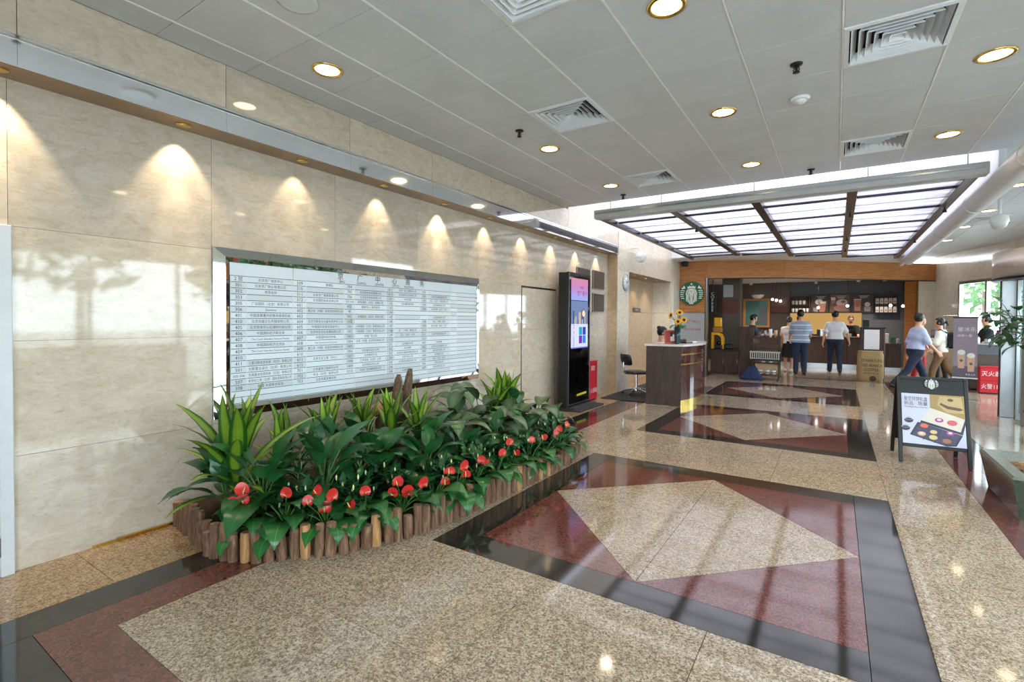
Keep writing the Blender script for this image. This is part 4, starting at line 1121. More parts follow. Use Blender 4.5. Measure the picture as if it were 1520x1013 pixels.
# ================================================================== RECEPTION DESK
mat_ = tag(MB().box(-3.78, -2.30, 8.90, 11.9, .0006, .014, 'dark_rubber', .004).build('floor_mat'), 'dark grey floor mat under the reception desk and office chair', 'mat')
t = thing('reception_desk', 'dark wood reception desk with curved glossy front and white stone top', 'desk', (-2.5, 9.7, 0))
K = lambda o: keep(o, t)
def arc(off=0, n=12, y0=8.81, y1=10.62, x0=-2.245, bulge=.15):
    out = []
    for i in range(n + 1):
        f = i / n; out.append((x0 + off + bulge * 4 * f * (1 - f) * (1 - .12 * f), y0 + (y1 - y0) * f))
    return out
A = arc()
body = A + [(-2.42, 10.62), (-2.42, 8.86)]
gl = NT('gloss_wood'); v = gl.coords((5, 5, 1), jitter=2); M['gloss_wood'] = gl.set(gl.ramp(gl.noise(v, 3, 5, .6, .6), [(.3, S(58, 30, 26)), (.7, S(96, 56, 50))]), .10, 0, .6)
K(MB().prism([(p[0], p[1]) for p in A] + [(-2.45, 10.62), (-2.45, 8.81)], .112, 1.055, 'gloss_wood').build('curved_front'))
K(MB().prism(arc(-.006) + [(-2.45, 10.615), (-2.45, 8.815)], .0, .112, 'brass').build('kick_plate'))
for z in (.742, .913): K(MB().prism(arc(.005) + [(-2.40, 10.62), (-2.40, 8.807)], z - .011, z + .011, 'brass').build('brass_band'))
K(MB().prism([(-2.83, 8.70), (-2.248, 8.806), (-2.252, 8.84), (-2.834, 8.735)], .014, 1.055, 'dark_wood').build('side_panel'))
K(MB().prism([(-2.83, 10.58), (-2.45, 10.58), (-2.45, 10.62), (-2.83, 10.62)], .014, 1.055, 'dark_wood').build('side_panel'))
K(MB().prism([(-2.86, 8.675), (-2.215, 8.792)] + arc(.03)[1:-1] + [(-2.215, 10.65), (-2.50, 10.65), (-2.50, 9.2), (-2.86, 9.13)], 1.055, 1.092, 'white_stone').build('stone_top'))
K(MB().box(-2.83, -2.46, 9.0, 10.56, .72, .75, 'dark_wood').build('work_shelf'))

def sunflower(mb_p, mb_c, mb_s, base, tip, face, r_):
    mb_s.tube([base, ((base[0] + tip[0]) / 2 + .01, (base[1] + tip[1]) / 2, (base[2] + tip[2]) / 2 + .03), tip], .005, 'stem_green', 6)
    T = Matrix.Translation(tip) @ Vector(face).normalized().to_track_quat('Z', 'Y').to_matrix().to_4x4()
    for ring, n, off in ((1.0, 15, 0), (.86, 15, .2)):
        for k in range(n):
            a = 2 * PI * k / n + off; c, s_ = math.cos(a), math.sin(a); q = r_ * ring
            pts = [(.35 * q * c, .35 * q * s_, .004), (.75 * q * c - .14 * q * s_, .75 * q * s_ + .14 * q * c, .012 * ring), (q * c, q * s_, .0), (.75 * q * c + .14 * q * s_, .75 * q * s_ - .14 * q * c, .012 * ring)]
            mb_p.add([T @ Vector(p) for p in pts], [(0, 1, 2, 3)], 'sun_petal')
    mb_c.lathe([(.0001, .018), (r_ * .22, .016), (r_ * .40, .004), (r_ * .38, -.006)], 'sun_core', 14, T)
t = thing('sunflower_vase', 'tall dark glass vase on the desk corner holding sunflowers', 'vase', (-2.36, 8.98, 1.092))
MB().lathe([(.0001, .002), (.045, 0), (.047, .01), (.052, .15), (.058, .30), (.055, .30), (.048, .15), (.043, .02), (.0001, .015)], 'vase_glass', 20).build('vase_body', t)
fls = [((-.10, -.06, .51), (-.6, -.9, .2)), ((.03, .02, .56), (.35, -.8, .5)), ((.02, -.05, .40), (.3, -1, .25)), ((.10, .04, .43), (.6, -.8, .2)), ((-.02, .08, .55), (-.2, -.4, .8))]
for tip, face in fls:
    a, b, c = MB(), MB(), MB(); sunflower(a, b, c, (0, 0, .25), tip, face, .066)
    st = c.build('flower_stem', t); o = a.build('petals', st, recalc=False); o['kind'] = 'stuff'; b.build('flower_core', st)
fo = MB(); rr = random.Random(2)
for k in range(16):
    a = rr.uniform(0, 6.28); me = LEAFS['heart'][k % 4]; T = Matrix.Translation((0, 0, .26 + .02 * (k % 4))) @ Matrix.Rotation(a, 4, 'Z') @ Matrix.Scale(.62, 4)
    uvm = {lp.vertex_index: tuple(me.uv_layers[0].data[lp.index].uv) for lp in me.loops}
    fo.add([T @ v_.co for v_ in me.vertices], [tuple(p.vertices) for p in me.polygons], 'leaf_heart', True, [uvm.get(i, (0, 0)) for i in range(len(me.vertices))])
o = fo.build('foliage', t, recalc=False); o['kind'] = 'stuff'
t = thing('photo_frame', 'standing wooden picture frame with a wine red mount on the desk', 'picture frame', (-2.455, 8.97, 1.092), R(38))
TL = Matrix.Rotation(R(-12), 4, 'X')
for a, b, c, d in ((-.13, -.112, 0, .25), (.112, .13, 0, .25), (-.112, .112, 0, .018), (-.112, .112, .232, .25)): MB().box(a, b, -.008, .012, c, d, 'bark_light', .003, TL).build('frame_bar', t)
MB().box(-.112, .112, -.003, .006, .018, .232, 'red_ink', 0, TL).build('mount', t); MB().box(-.02, .075, -.0045, -.003, .05, .17, 'paper', 0, TL).build('photo_print', t); MB().box(-.02, .02, .05, .058, 0, .20, 'dark_wood', 0, Matrix.Rotation(R(12), 4, 'X')).build('prop', t)
t = thing('desk_phone', 'dark desk telephone behind the sunflower vase', 'telephone', (-2.33, 9.42, 1.092), R(-20))
MB().prism([(-.09, -.1), (.09, -.1), (.09, .1), (-.09, .1)], 0, .03, 'black').build('base', t); MB().box(-.085, -.035, -.1, .1, .045, .075, 'black', .012).box(-.08, -.04, -.095, -.05, .03, .05, 'black').box(-.08, -.04, .05, .095, .03, .05, 'black').build('handset', t)
tag(MB().box(-2.48, -2.27, 9.75, 10.05, 1.0925, 1.104, 'paper', .002).build('paper_stack'), 'low stack of white papers on the far half of the desk top', 'papers')
# office chair
t = thing('office_chair', 'black office chair with chrome star base left of the reception desk', 'chair', (-3.36, 9.72, .014), R(-40))
MB().box(-.21, .21, -.20, .20, .42, .475, 'leather', .025).build('seat', t)
bk = MB(); vs = []
for i in range(7):
    for j in range(6):
        u = -1 + 2 * i / 6; w = j / 5; x = .19 * u * (1 - .25 * (abs(2 * w - 1) ** 3)); vs.append((x, -.24 + .05 * u * u - .05 * w, .60 + .22 * w))
nb = len(vs); vs += [(x, y - .04, z) for x, y, z in vs]
g = lambda i, j: i * 6 + j
fs = [(g(i, j), g(i + 1, j), g(i + 1, j + 1), g(i, j + 1)) for i in range(6) for j in range(5)]; fs += [tuple(nb + k for k in f[::-1]) for f in fs]
for i in range(6): fs += [(g(i, 0), nb + g(i, 0), nb + g(i + 1, 0), g(i + 1, 0)), (g(i, 5), g(i + 1, 5), nb + g(i + 1, 5), nb + g(i, 5))]
for j in range(5): fs += [(g(0, j), g(0, j + 1), nb + g(0, j + 1), nb + g(0, j)), (g(6, j), nb + g(6, j), nb + g(6, j + 1), g(6, j + 1))]
bk.add(vs, fs, 'leather', True); bk.build('backrest', t)
MB().tube([(0, -.10, .42), (0, -.25, .43), (0, -.29, .52), (0, -.29, .66)], .018, 'chrome', 8).build('back_bar', t)
MB().tube([(0, 0, .10), (0, 0, .42)], .024, 'chrome', 12).lathe([(.05, .08), (.05, .13), (.03, .14)], 'chrome', 14).build('column', t)
for k in range(5):
    a = 2 * PI * k / 5 + .3; c, s_ = math.cos(a), math.sin(a)
    lg = MB().tube([(.03 * c, .03 * s_, .12), (.16 * c, .16 * s_, .10), (.27 * c, .27 * s_, .065)], [.02, .017, .013], 'chrome', 8).build('base_leg', t)
    MB().lathe([(.0001, -.014), (.026, -.012), (.027, .012), (.0001, .014)], 'black', 12, Matrix.Translation((.27 * c, .27 * s_, .028)) @ Matrix.Rotation(a, 4, 'Z') @ Matrix.Rotation(R(90), 4, 'X')).tube([(.27 * c, .27 * s_, .03), (.27 * c, .27 * s_, .07)], .009, 'chrome', 6).build('caster', lg)

# ================================================================== PEOPLE (signed distance bodies meshed with surface nets)
def surfnet(f, lo, hi, h):
    lo = np.array(lo, float); n = np.ceil((np.array(hi) - lo) / h).astype(int) + 1
    ax = [lo[i] + h * np.arange(n[i]) for i in range(3)]
    G = np.stack(np.meshgrid(*ax, indexing='ij'), -1)
    V = f(G.reshape(-1, 3)).reshape(n)
    c = [V[i:n[0] - 1 + i, j:n[1] - 1 + j, k:n[2] - 1 + k] for i in (0, 1) for j in (0, 1) for k in (0, 1)]
    neg = sum((x < 0).astype(int) for x in c)
    act = (neg > 0) & (neg < 8)
    idx = -np.ones(act.shape, int); ids = np.argwhere(act); idx[act] = np.arange(len(ids))
    off = np.array([(i, j, k) for i in (0, 1) for j in (0, 1) for k in (0, 1)], float)
    cv = np.stack([x[act] for x in c], 1)
    acc = np.zeros((len(ids), 3)); cnt = np.zeros(len(ids))
    for a in range(8):
        for b in range(a + 1, 8):
            if abs(off[a] - off[b]).sum() == 1:
                va, vb = cv[:, a], cv[:, b]; m = (va < 0) != (vb < 0)
                t = np.where(m, va / np.where(m, va - vb, 1), 0)
                p = off[a] + t[:, None] * (off[b] - off[a]); acc += np.where(m[:, None], p, 0); cnt += m
    P = lo + h * (ids + acc / np.maximum(cnt, 1)[:, None])
    F = []
    s = V < 0
    for a in range(3):
        sl0 = [slice(None)] * 3; sl1 = [slice(None)] * 3; sl0[a] = slice(0, -1); sl1[a] = slice(1, None)
        cr = s[tuple(sl0)] != s[tuple(sl1)]
        e = np.argwhere(cr); o1, o2 = (a + 1) % 3, (a + 2) % 3
        ok = (e[:, o1] > 0) & (e[:, o2] > 0) & (e[:, o1] < n[o1] - 1) & (e[:, o2] < n[o2] - 1); e = e[ok]
        def cell(d1, d2):
            q = e.copy(); q[:, o1] += d1; q[:, o2] += d2; return idx[q[:, 0], q[:, 1], q[:, 2]]
        q = np.stack([cell(-1, -1), cell(0, -1), cell(0, 0), cell(-1, 0)], 1)
        fl = s[tuple(e.T)]; q[~fl] = q[~fl][:, ::-1]; F.append(q[(q >= 0).all(1)])
    return P, np.concatenate(F)
def cap(p, a, b, ra, rb=None):
    a = np.array(a, float); b = np.array(b, float); rb = ra if rb is None else rb
    d = b - a; t = np.clip(((p - a) @ d) / max(1e-9, d @ d), 0, 1)
    return np.linalg.norm(p - a - t[:, None] * d, axis=1) - (ra + t * (rb - ra))
def ellp(p, c, r):
    q = (p - np.array(c)) / np.array(r); k0 = np.linalg.norm(q, axis=1); k1 = np.linalg.norm(q / np.array(r), axis=1)
    return k0 * (k0 - 1) / np.maximum(k1, 1e-6)
def smin(a, b, k):
    h = np.clip(.5 + .5 * (b - a) / k, 0, 1); return b + (a - b) * h - k * h * (1 - h)
def union(ds, k):
    r = ds[0]
    for d in ds[1:]: r = smin(r, d, k)
    return r

def person(label, loc, rotz, h, hips=(0, 0), knees=(5, 5), arms=((5, 8, 12), (5, 8, 12)), lean=0, head=(0, 0), top='white_tee', bottom='navy', shoe='shoe', sleeve=.75, hem=-.02, skirt=False, hair='short', res=.0145, seated=False, group=None, fat=1.0, bag=None):
    k = h / 1.75
    P = np.array([0, 0, .95]); L = R(lean); sp = np.array([0, math.sin(L), math.cos(L)])
    legs = []
    for i, s_ in enumerate((-1, 1)):
        a = R(hips[i]); b = a - R(knees[i]); hip = P + np.array([.092 * s_, 0, -.02]); kn = hip + .43 * np.array([.02 * s_, math.sin(a), -math.cos(a)]); an = kn + .41 * np.array([0, math.sin(b), -math.cos(b)])
        pt = max(-.75, min(.5, b * .7)); toe = an + np.array([.02 * s_, .17 * math.cos(pt), .17 * math.sin(pt) - .045]); heel = an + np.array([0, -.045, -.045])
        legs.append((hip, kn, an, toe, heel))
    low = min(min(l[3][2], l[4][2]) for l in legs) - .032
    sh = np.array([0, 0, -low]); P = P + sh; legs = [tuple(q + sh for q in l) for l in legs]
    ch = P + sp * .33; nb = P + sp * .525; hc = nb + np.array([0, math.sin(L * .5) * .2 + .012, .205])
    ar = []
    for i, s_ in enumerate((-1, 1)):
        p_, ab, el = (R(v) for v in arms[i]); so = P + sp * .455 + np.array([.172 * s_, 0, 0])
        d1 = np.array([s_ * math.sin(ab), math.sin(p_) * math.cos(ab), -math.cos(p_) * math.cos(ab)])
        d2 = np.array([s_ * math.sin(ab) * .55, math.sin(p_ + el), -math.cos(p_ + el)]); d2 /= np.linalg.norm(d2)
        e_ = so + d1 * .285; w = e_ + d2 * .245; ar.append((so, e_, w, d2))
    hy, hp = R(head[0]), R(head[1])
    Rz = np.array([[math.cos(hy), -math.sin(hy), 0], [math.sin(hy), math.cos(hy), 0], [0, 0, 1]]); Rx = np.array([[1, 0, 0], [0, math.cos(hp), -math.sin(hp)], [0, math.sin(hp), math.cos(hp)]])
    RH = Rz @ Rx
    hl = lambda p: (p - hc) @ RH          # world -> head frame
    X = np.array([1, 0, 0])
    def torso(p, g=0.0):
        return union([cap(p, P - X * .088, P + X * .088, .098 * fat + g), cap(p, P + sp * .16 - X * .068, P + sp * .16 + X * .068, .090 * fat + g), cap(p, ch - X * .098, ch + X * .098, .098 * fat + g), cap(p, nb - sp * .02, P + sp * .44 - X * .15, .055 + g, .060 + g), cap(p, nb - sp * .02, P + sp * .44 + X * .15, .055 + g, .060 + g)], .07)
    def arm(p, i, g=0.0, part=1.0):
        so, e_, w, _ = ar[i]
        if part < 1: return cap(p, so, so + (e_ - so) * part, .054 + g, .05 + g * 1.4)
        return smin(cap(p, so, e_, .052 + g, .040 + g), cap(p, e_, w, .040 + g, .027 + g * .8), .02)
    def leg(p, i, g=0.0):
        hip, kn, an, toe, heel = legs[i]
        return smin(cap(p, hip, kn, .088 * fat + g, .058 + g), cap(p, kn, an, .056 + g, .040 + g * 1.4), .03)
    def foot(p, i, g=0.0):
        hip, kn, an, toe, heel = legs[i]
        return union([cap(p, heel, toe, .034 + g, .030 + g), cap(p, an, heel, .04 + g, .034 + g)], .03)
    def headf(p):
        q = hl(p)
        d = union([ellp(q, (0, -.008, .02), (.076, .094, .098)), ellp(q, (0, .022, -.052), (.052, .062, .064))], .035)
        d = smin(d, cap(q, (0, .086, .012), (0, .108, -.022), .008, .013), .012)
        for s_ in (-1, 1):
            d = smin(d, ellp(q, (.078 * s_, -.008, -.005), (.012, .022, .032)), .008)
            d = np.maximum(d, -ellp(q, (.031 * s_, .098, .012), (.017, .018, .010)) + 0) if False else d
        d = smin(d, cap(q, (-.034, .078, .034), (.034, .078, .034), .008), .012)
        return smin(d, cap(q, (-.018, .080, -.056), (.018, .080, -.056), .007), .010)
    def bodyf(p):
        d = smin(torso(p), cap(p, nb - sp * .04, hc - np.array([0, .015, .07]), .054), .04)
        d = smin(d, headf(p), .02)
        for i in (0, 1): d = smin(d, arm(p, i), .035); d = smin(d, leg(p, i), .04); d = smin(d, foot(p, i), .03)
        return d
    allp = [P, hc] + [q for l in legs for q in l] + [q for a in ar for q in a[:3]]
    lo = np.min(allp, 0) - .22; hi = np.max(allp, 0) + .22; lo[2] = -.05; hi[2] = hc[2] + .17
    mb = MB()
    def put(f, lo_, hi_, r_, m, target=None):
        V, F = surfnet(f, lo_, hi_, r_)
        t_ = target or MB(); t_.add([tuple(v) for v in V * k], [tuple(int(i) for i in q) for q in F], m, True); return t_
    put(bodyf, lo, hi, res, 'skin', mb)
    for i, s_ in enumerate((-1, 1)):       # hands: palm, four unequal curled fingers and a thumb from the side of the palm
        so, e_, w, d = ar[i]
        side = np.cross(d, np.array([s_, 0, 0.])); side /= max(1e-6, np.linalg.norm(side)); n_ = np.cross(side, d) * 1.0      # n_: out of the back of the hand
        if n_[0] * s_ < 0: n_ = -n_
        fw = side if side[1] > 0 else -side
        palm0, palm1 = w + d * .01, w + d * .075
        def handf(p):
            ds = [cap(p, palm0 + fw * .012, palm1 + fw * .026, .017), cap(p, palm0 - fw * .012, palm1 - fw * .026, .016), cap(p, palm0, palm1, .017)]
            r_ = union(ds, .015)
            for j, (o_, ln) in enumerate(((.029, .070), (.010, .080), (-.010, .074), (-.029, .058))):
                a = palm1 + fw * o_; b = a + d * ln * .5 - n_ * .010; c_ = b + d * ln * .42 - n_ * .026
                r_ = smin(r_, np.minimum(cap(p, a, b, .0092, .0085), cap(p, b, c_, .0085, .0072)), .006)
            a = palm0 + fw * .026 + d * .012; b = a + fw * .026 + d * .028 - n_ * .008; c_ = b + d * .030 + fw * .004 - n_ * .006
            return smin(r_, np.minimum(cap(p, a, b, .012, .010), cap(p, b, c_, .010, .008)), .008)
        pts = np.stack([w, w + d * .19, w + fw * .07, w - fw * .06, w - n_ * .06]); put(handf, pts.min(0) - .03, pts.max(0) + .03, .0052, 'skin', mb)
    root = mb.build('person', recalc=False); root.location = loc; root.rotation_euler = (0, 0, rotz); tag(root, label, 'person', group)
    # face
    ey = MB(); T = Matrix([list(RH[i]) + [0] for i in range(3)] + [[0, 0, 0, 1]])
    for s_ in (-1, 1): ey.ell((.031 * s_ * k, .0845 * k, .014 * k), (.011 * k, .006 * k, .006 * k), 'eye_dark', 8, 6)
    ey.v = [tuple(Matrix.Translation(Vector(hc) * k) @ T @ Vector(v)) for v in ey.v]; ey.build('eyes', root)
    lp = MB(); lp.ell((0, .0868 * k, -.055 * k), (.019 * k, .005 * k, .006 * k), 'lip', 8, 6); lp.v = [tuple(Matrix.Translation(Vector(hc) * k) @ T @ Vector(v)) for v in lp.v]; lp.build('mouth', root)
    def hairf(p):
        q = hl(p); d = ellp(q, (0, -.012, .026), (.088, .106, .112))
        face = np.maximum(np.maximum(.052 - q[:, 1] - .45 * np.maximum(0, q[:, 2]), q[:, 2] - .075), -1)     # <0 inside the face window
        d = np.maximum(d, -face); cut = (-.055 if hair == 'short' else -.10) - q[:, 2] - np.where(q[:, 1] < 0, .02, -.03)
        d = np.maximum(d, cut)
        if hair == 'tail': d = smin(d, union([ellp(q, (0, -.13, .01), (.03, .04, .035)), cap(q, (0, -.15, 0), (0, -.17, -.09), .026, .010)], .02), .015)
        if hair == 'bun': d = smin(d, ellp(q, (0, -.10, .075), (.045, .045, .042)), .015)
        if hair == 'long': d = smin(d, np.maximum(ellp(q, (0, -.06, -.09), (.095, .065, .17)), q[:, 1] - .02), .03)
        return d
    put(hairf, hc - .26, hc + .21, res * .75, 'hair').build('hair', root, recalc=False)
    hz = P[2] + hem
    ht = P + sp * hem
    def shirtf(p):
        d = torso(p, .020)
        d = smin(d, cap(p, ht + sp * .02 - X * .082, ht + sp * .02 + X * .082, .112 * fat), .06)
        for i in (0, 1): d = smin(d, arm(p, i, .017, sleeve) if sleeve < 1 else np.maximum(arm(p, i, .013), -1), .03)
        d = np.maximum(d, -((p - ht) @ sp)); d = np.maximum(d, ((p - nb) @ sp) - .012)
        return d
    put(shirtf, lo, hi, res, top).build('shirt', root, recalc=False)
    waist = P[2] + .07
    if skirt:
        def bot(p):
            q = p - P; r_ = np.sqrt((q[:, 0] / 1.25) ** 2 + (q[:, 1]) ** 2); return np.maximum(np.maximum(r_ - (.135 - .10 * q[:, 2]), q[:, 2] - .06), -.48 - q[:, 2]) * .8
        put(bot, lo, hi, res, bottom).build('skirt', root, recalc=False)
    else:
        def bot(p):
            d = cap(p, P - X * .085, P + X * .085, .112 * fat)
            for i in (0, 1): d = smin(d, leg(p, i, .015), .05)
            d = np.maximum(d, p[:, 2] - waist)
            return d
        put(bot, lo, hi, res, bottom).build('trousers', root, recalc=False)
    for i in (0, 1):
        def shf(p): return np.maximum(foot(p, i, .008), p[:, 2] - (legs[i][2][2] + .005) if not seated else foot(p, i, .008))
        l = legs[i]; q = np.stack(l[2:]); put(shf, q.min(0) - .06, q.max(0) + .06, .011, shoe).build('shoe', root, recalc=False)
    if not skirt and not seated:
        if hem > .02:
            def belt(p): return np.maximum(bot(p) - .007, np.abs(p[:, 2] - P[2] - .046) - .018)
            put(belt, P - np.array([.35, .3, .05]), P + np.array([.35, .3, .15]), .009, 'leather').build('belt', root, recalc=False)
    if bag == 'backpack':
        b = MB(); c_ = P + sp * .30
        b.box(-.14 * k, .14 * k, (c_[1] - .30) * k, (c_[1] - .125) * k, (c_[2] - .20) * k, (c_[2] + .20) * k, 'black_cloth', .05 * k).build('backpack', root)
        st = MB()
        for s_ in (-1, 1):
            st.tube([tuple(np.array(q) * k) for q in ((.10 * s_, c_[1] - .13, c_[2] + .17), (.115 * s_, P[1] + sp[1] * .5, P[2] + sp[2] * .575), (.12 * s_, c_[1] + .135, c_[2] + .08), (.15 * s_, c_[1] + .02, c_[2] - .18), (.12 * s_, c_[1] - .13, c_[2] - .17))], .013 * k, 'black_cloth', 7)
        st.build('backpack_straps', root)
    return root, dict(P=P, ar=ar, k=k, hc=hc)


# ================================================================== EMBLEM, SIGNS
def ribbon(mb, pts, w, frame, m, off):
    O, U, V, N = frame
    n = len(pts); vs = []
    for i, p in enumerate(pts):
        a, b = pts[max(i - 1, 0)], pts[min(i + 1, n - 1)]; d = Vector((b[0] - a[0], b[1] - a[1])).normalized(); ww = w[i] if isinstance(w, (list, tuple)) else w
        for s_ in (1, -1):
            x, y = p[0] - d.y * ww * s_ / 2, p[1] + d.x * ww * s_ / 2; vs.append(O + U * x + V * y + N * off)
    mb.add(vs, [(2 * i, 2 * i + 1, 2 * i + 3, 2 * i + 2) for i in range(n - 1)], m)
def bez(a, b, c, n=9): return [((1 - t) ** 2 * a[0] + 2 * t * (1 - t) * b[0] + t * t * c[0], (1 - t) ** 2 * a[1] + 2 * t * (1 - t) * b[1] + t * t * c[1]) for t in (i / n for i in range(n + 1))]
def emblem(mb, frame, cu, cv, r, off=.001, white='logo_white', green='logo_green', ring=False):
    """round green badge with a crowned, long haired, twin tailed figure in white"""
    sc_ = lambda pts: [(cu + r * x, cv + r * y) for x, y in pts]
    o1 = off + .0008; o2 = off + .0016; o3 = off + .0024
    shape(mb, sc_(disc(0, 0, 1.0, 40)), frame, green, off)
    S1 = lambda pts, m=white, o=None: shape(mb, sc_(pts), frame, m, o or o1)
    Rb = lambda pts, w, m=white, o=None: ribbon(mb, sc_(pts), w * r, frame, m, o or o1)
    S1([(-.30, .40), (-.36, .62), (-.22, .55), (-.17, .70), (-.07, .58), (0, .64), (.07, .58), (.17, .70), (.22, .55), (.36, .62), (.30, .40), (0, .47)])
    S1([(.13 * math.sin(PI * i / 5) * (1 if i % 2 == 0 else .42), .79 + .13 * math.cos(PI * i / 5) * (1 if i % 2 == 0 else .42)) for i in range(10)])
    for s_ in (-1, 1):
        for i in range(4):
            x0 = (.05 + .085 * i) * s_
            Rb(bez((x0, .42 - .02 * i), ((.22 + .10 * i) * s_, .16 - .05 * i), ((.24 + .055 * i) * s_, -.20), 7) + bez(((.24 + .055 * i) * s_, -.20), ((.26 + .06 * i) * s_, -.55), ((.10 + .105 * i) * s_, -.86 + .06 * i), 7)[1:], .052)
        for i in range(5):                          # the tails: banded columns at both sides
            y = -.42 + .165 * i; xw = .60 + .05 * math.sin(i)
            Rb(bez((xw * s_, y - .03), ((xw + .14) * s_, y + .04), (math.sqrt(max(.02, .955 ** 2 - y * y)) * s_, y - .02), 5), .07)
        S1([(.50 * s_, .44), (.62 * s_, .70), (.70 * s_, .56), (.84 * s_, .46), (.80 * s_, .36), (.62 * s_, .40)])
    S1([(-.17, -.10), (.17, -.10), (.13, -.50), (.17, -.92), (-.17, -.92), (-.13, -.50)])
    S1(disc(0, .13, .205, 22, .27), o=o2)
    for s_ in (-1, 1):
        S1(disc(.085 * s_, .16, .05, 10, .022), green, o3); Rb([(.03 * s_, .21), (.09 * s_, .235), (.15 * s_, .20)], .022, green, o3)
        Rb(bez((.05 * s_, -.16), (.12 * s_, -.5), (.06 * s_, -.86), 6), .03, green, o2)
    Rb([(0, .15), (-.015, .07), (.02, .055)], .022, green, o3); Rb([(-.07, -.005), (0, -.025), (.07, -.005)], .024, green, o3)

FRN = lambda x, y, z: (Vector((x, y, z)), Vector((1, 0, 0)), Vector((0, 0, 1)), Vector((0, -1, 0)))     # a flat face towards -y

# ================================================================== COFFEE SHOP
shell = MB()
shell.box(-4.75, 2.9, 21.0, 21.15, 0, 3.05, 'slate').box(-4.9, -4.75, 14.8, 21.15, 0, 3.05, 'brown_wall')
struct('wall_cafe_back', shell)
cc = [(-3.8, 14.72), (-3.05, 14.74), (-1.2, 15.58), (2.36, 18.69), (2.9, 21.0), (-4.75, 21.0), (-4.75, 14.72)]
struct('ceiling_cafe', MB().prism(cc, 2.96, 3.02, 'cafe_ceiling'))
struct('wall_cafe_right', MB().prism([(1.76, 18.97), (2.0, 18.75), (2.05, 21), (1.90, 21)], 0, 2.95, 'brown_wall').prism([(1.72, 18.93), (1.96, 18.72), (1.99, 18.76), (1.75, 18.97)], 0, 2.72, 'oak'))
struct('pillar', MB().prism([(2.0, 18.52), (2.38, 18.66), (2.34, 18.9), (1.99, 18.9)], 0, 2.72, 'pier_marble'))
fs = struct('trim_6', MB().prism([(-3.8, 14.66), (-3.05, 14.68), (-1.2, 15.52), (2.40, 18.67), (2.40, 18.95), (-1.3, 15.78), (-3.1, 14.92), (-3.8, 14.9)], 2.722, 3.205, 'joint'))
for a, b in zip(FASC, FASC[1:]):
    n_ = max(1, round(math.dist(a, b) / 1.2))
    for i in range(n_):
        p = [(a[0] + (b[0] - a[0]) * t, a[1] + (b[1] - a[1]) * t) for t in (i / n_ + .0008, (i + 1) / n_ - .0008)]
        MB().prism([p[0], p[1], (p[1][0] + .005, p[1][1] + .02), (p[0][0] + .005, p[0][1] + .02)], 2.72, 3.203, 'oak').build('oak_panel', fs)
struct('trim_7', MB().prism([(-3.05, 14.645), (-1.2, 15.485), (2.40, 18.635), (2.40, 18.7), (-1.2, 15.55), (-3.05, 14.71)], 2.695, 2.72, 'dark_wood').box(-3.075, -3.035, 14.63, 14.82, 0, 2.72, 'steel').box(-3.09, -3.075, 14.625, 14.82, 0, 2.72, 'dark_wood'))
wl = struct('wall_cafe_front', MB().box(-3.8, -3.09, 14.68, 14.82, 0, 2.722, 'joint'))
for z0, z1 in ((1.742, 2.06), (2.062, 2.38), (2.382, 2.72)): MB().box(-3.798, -3.092, 14.66, 14.68, z0, z1, 'oak').build('oak_panel', wl)
MB().box(-3.798, -3.092, 14.66, 14.68, 0, 1.74, 'oak').build('oak_panel', wl)
t = thing('glass_notice_board', 'grey glass notice board with red lettering under the round green emblem', 'notice board', (-3.43, 14.66, .02))
mat('notice_grey', S(170, 172, 172), .15, var=.03)
MB().box(-.335, .325, -.030, -.018, 0, 1.71, 'notice_grey', .003).build('panel', t)
mb = MB(); text(mb, '京广中心', .105, FRN(0, -.030, 0), 0, 1.46, 'red_ink'); text(mb, '欢迎光临 咖啡', .075, FRN(0, -.030, 0), 0, 1.24, 'red_ink'); o = mb.build('lettering', t, recalc=False); o['kind'] = 'stuff'
MB().box(-.335, .325, -.034, -.016, 1.70, 1.72, 'steel').box(.325, .335, -.034, 0, 0, 1.72, 'steel').build('rail', t)
t = thing('round_emblem_sign', 'round green emblem sign with white crowned figure on the orange wood wall', 'sign', (-3.462, 14.66, 2.295))
MB().lathe([(.0001, 0), (.335, 0), (.338, .02), (.335, .05), (.0001, .05)], 'logo_green', 44, Matrix.Rotation(R(90), 4, 'X')).build('disc', t)
mb = MB(); emblem(mb, FRN(0, -.050, 0), 0, 0, .332); mb.build('emblem', t, recalc=False)
t = thing('wall_speaker', 'small black loudspeaker at the top of the orange wood fascia', 'speaker', (-3.63, 14.60, 3.16))
MB().box(-.09, .09, -.14, .0, -.10, .06, 'black', .03).build('body', t); MB().tube([(0, 0, .02), (0, .05, .06)], .02, 'black', 8).lathe([(.0001, -.142), (.07, -.142), (.08, -.139)], 'black_metal', 16, Matrix.Rotation(R(0), 4, 'X') @ Matrix(((1, 0, 0, 0), (0, 0, 1, 0), (0, -1, 0, -.02), (0, 0, 0, 1)))).build('bracket', t)

for k, (x, y) in enumerate(((-2.4, 16.5), (-1.0, 18.0), (.6, 19.9), (-.6, 20.2), (1.3, 19.9), (-2.6, 19.8), (-1.9, 17.6), (.2, 18.7))):
    t = thing('cafe_spotlight', f'small bright spotlight on the coffee shop ceiling, {ORD[k]} in a scattered set', 'spotlight', (x, y, 2.958), 0, 'coffee shop ceiling spotlights')
    MB().tube([(0, 0, 0), (0, 0, -.05)], .01, 'white_trim', 6).lathe([(.035, -.04), (.045, -.05), (.05, -.13), (.042, -.13)], 'white_trim', 14).build('housing', t)
    MB().lathe([(.0001, -.128), (.041, -.126), (.0001, -.124)], 'bulb', 12).build('lens', t)
    spot('cafe_beam', (x, y, 2.80), 85, R(120), (1.0, .88, .74), t, .8, .05)

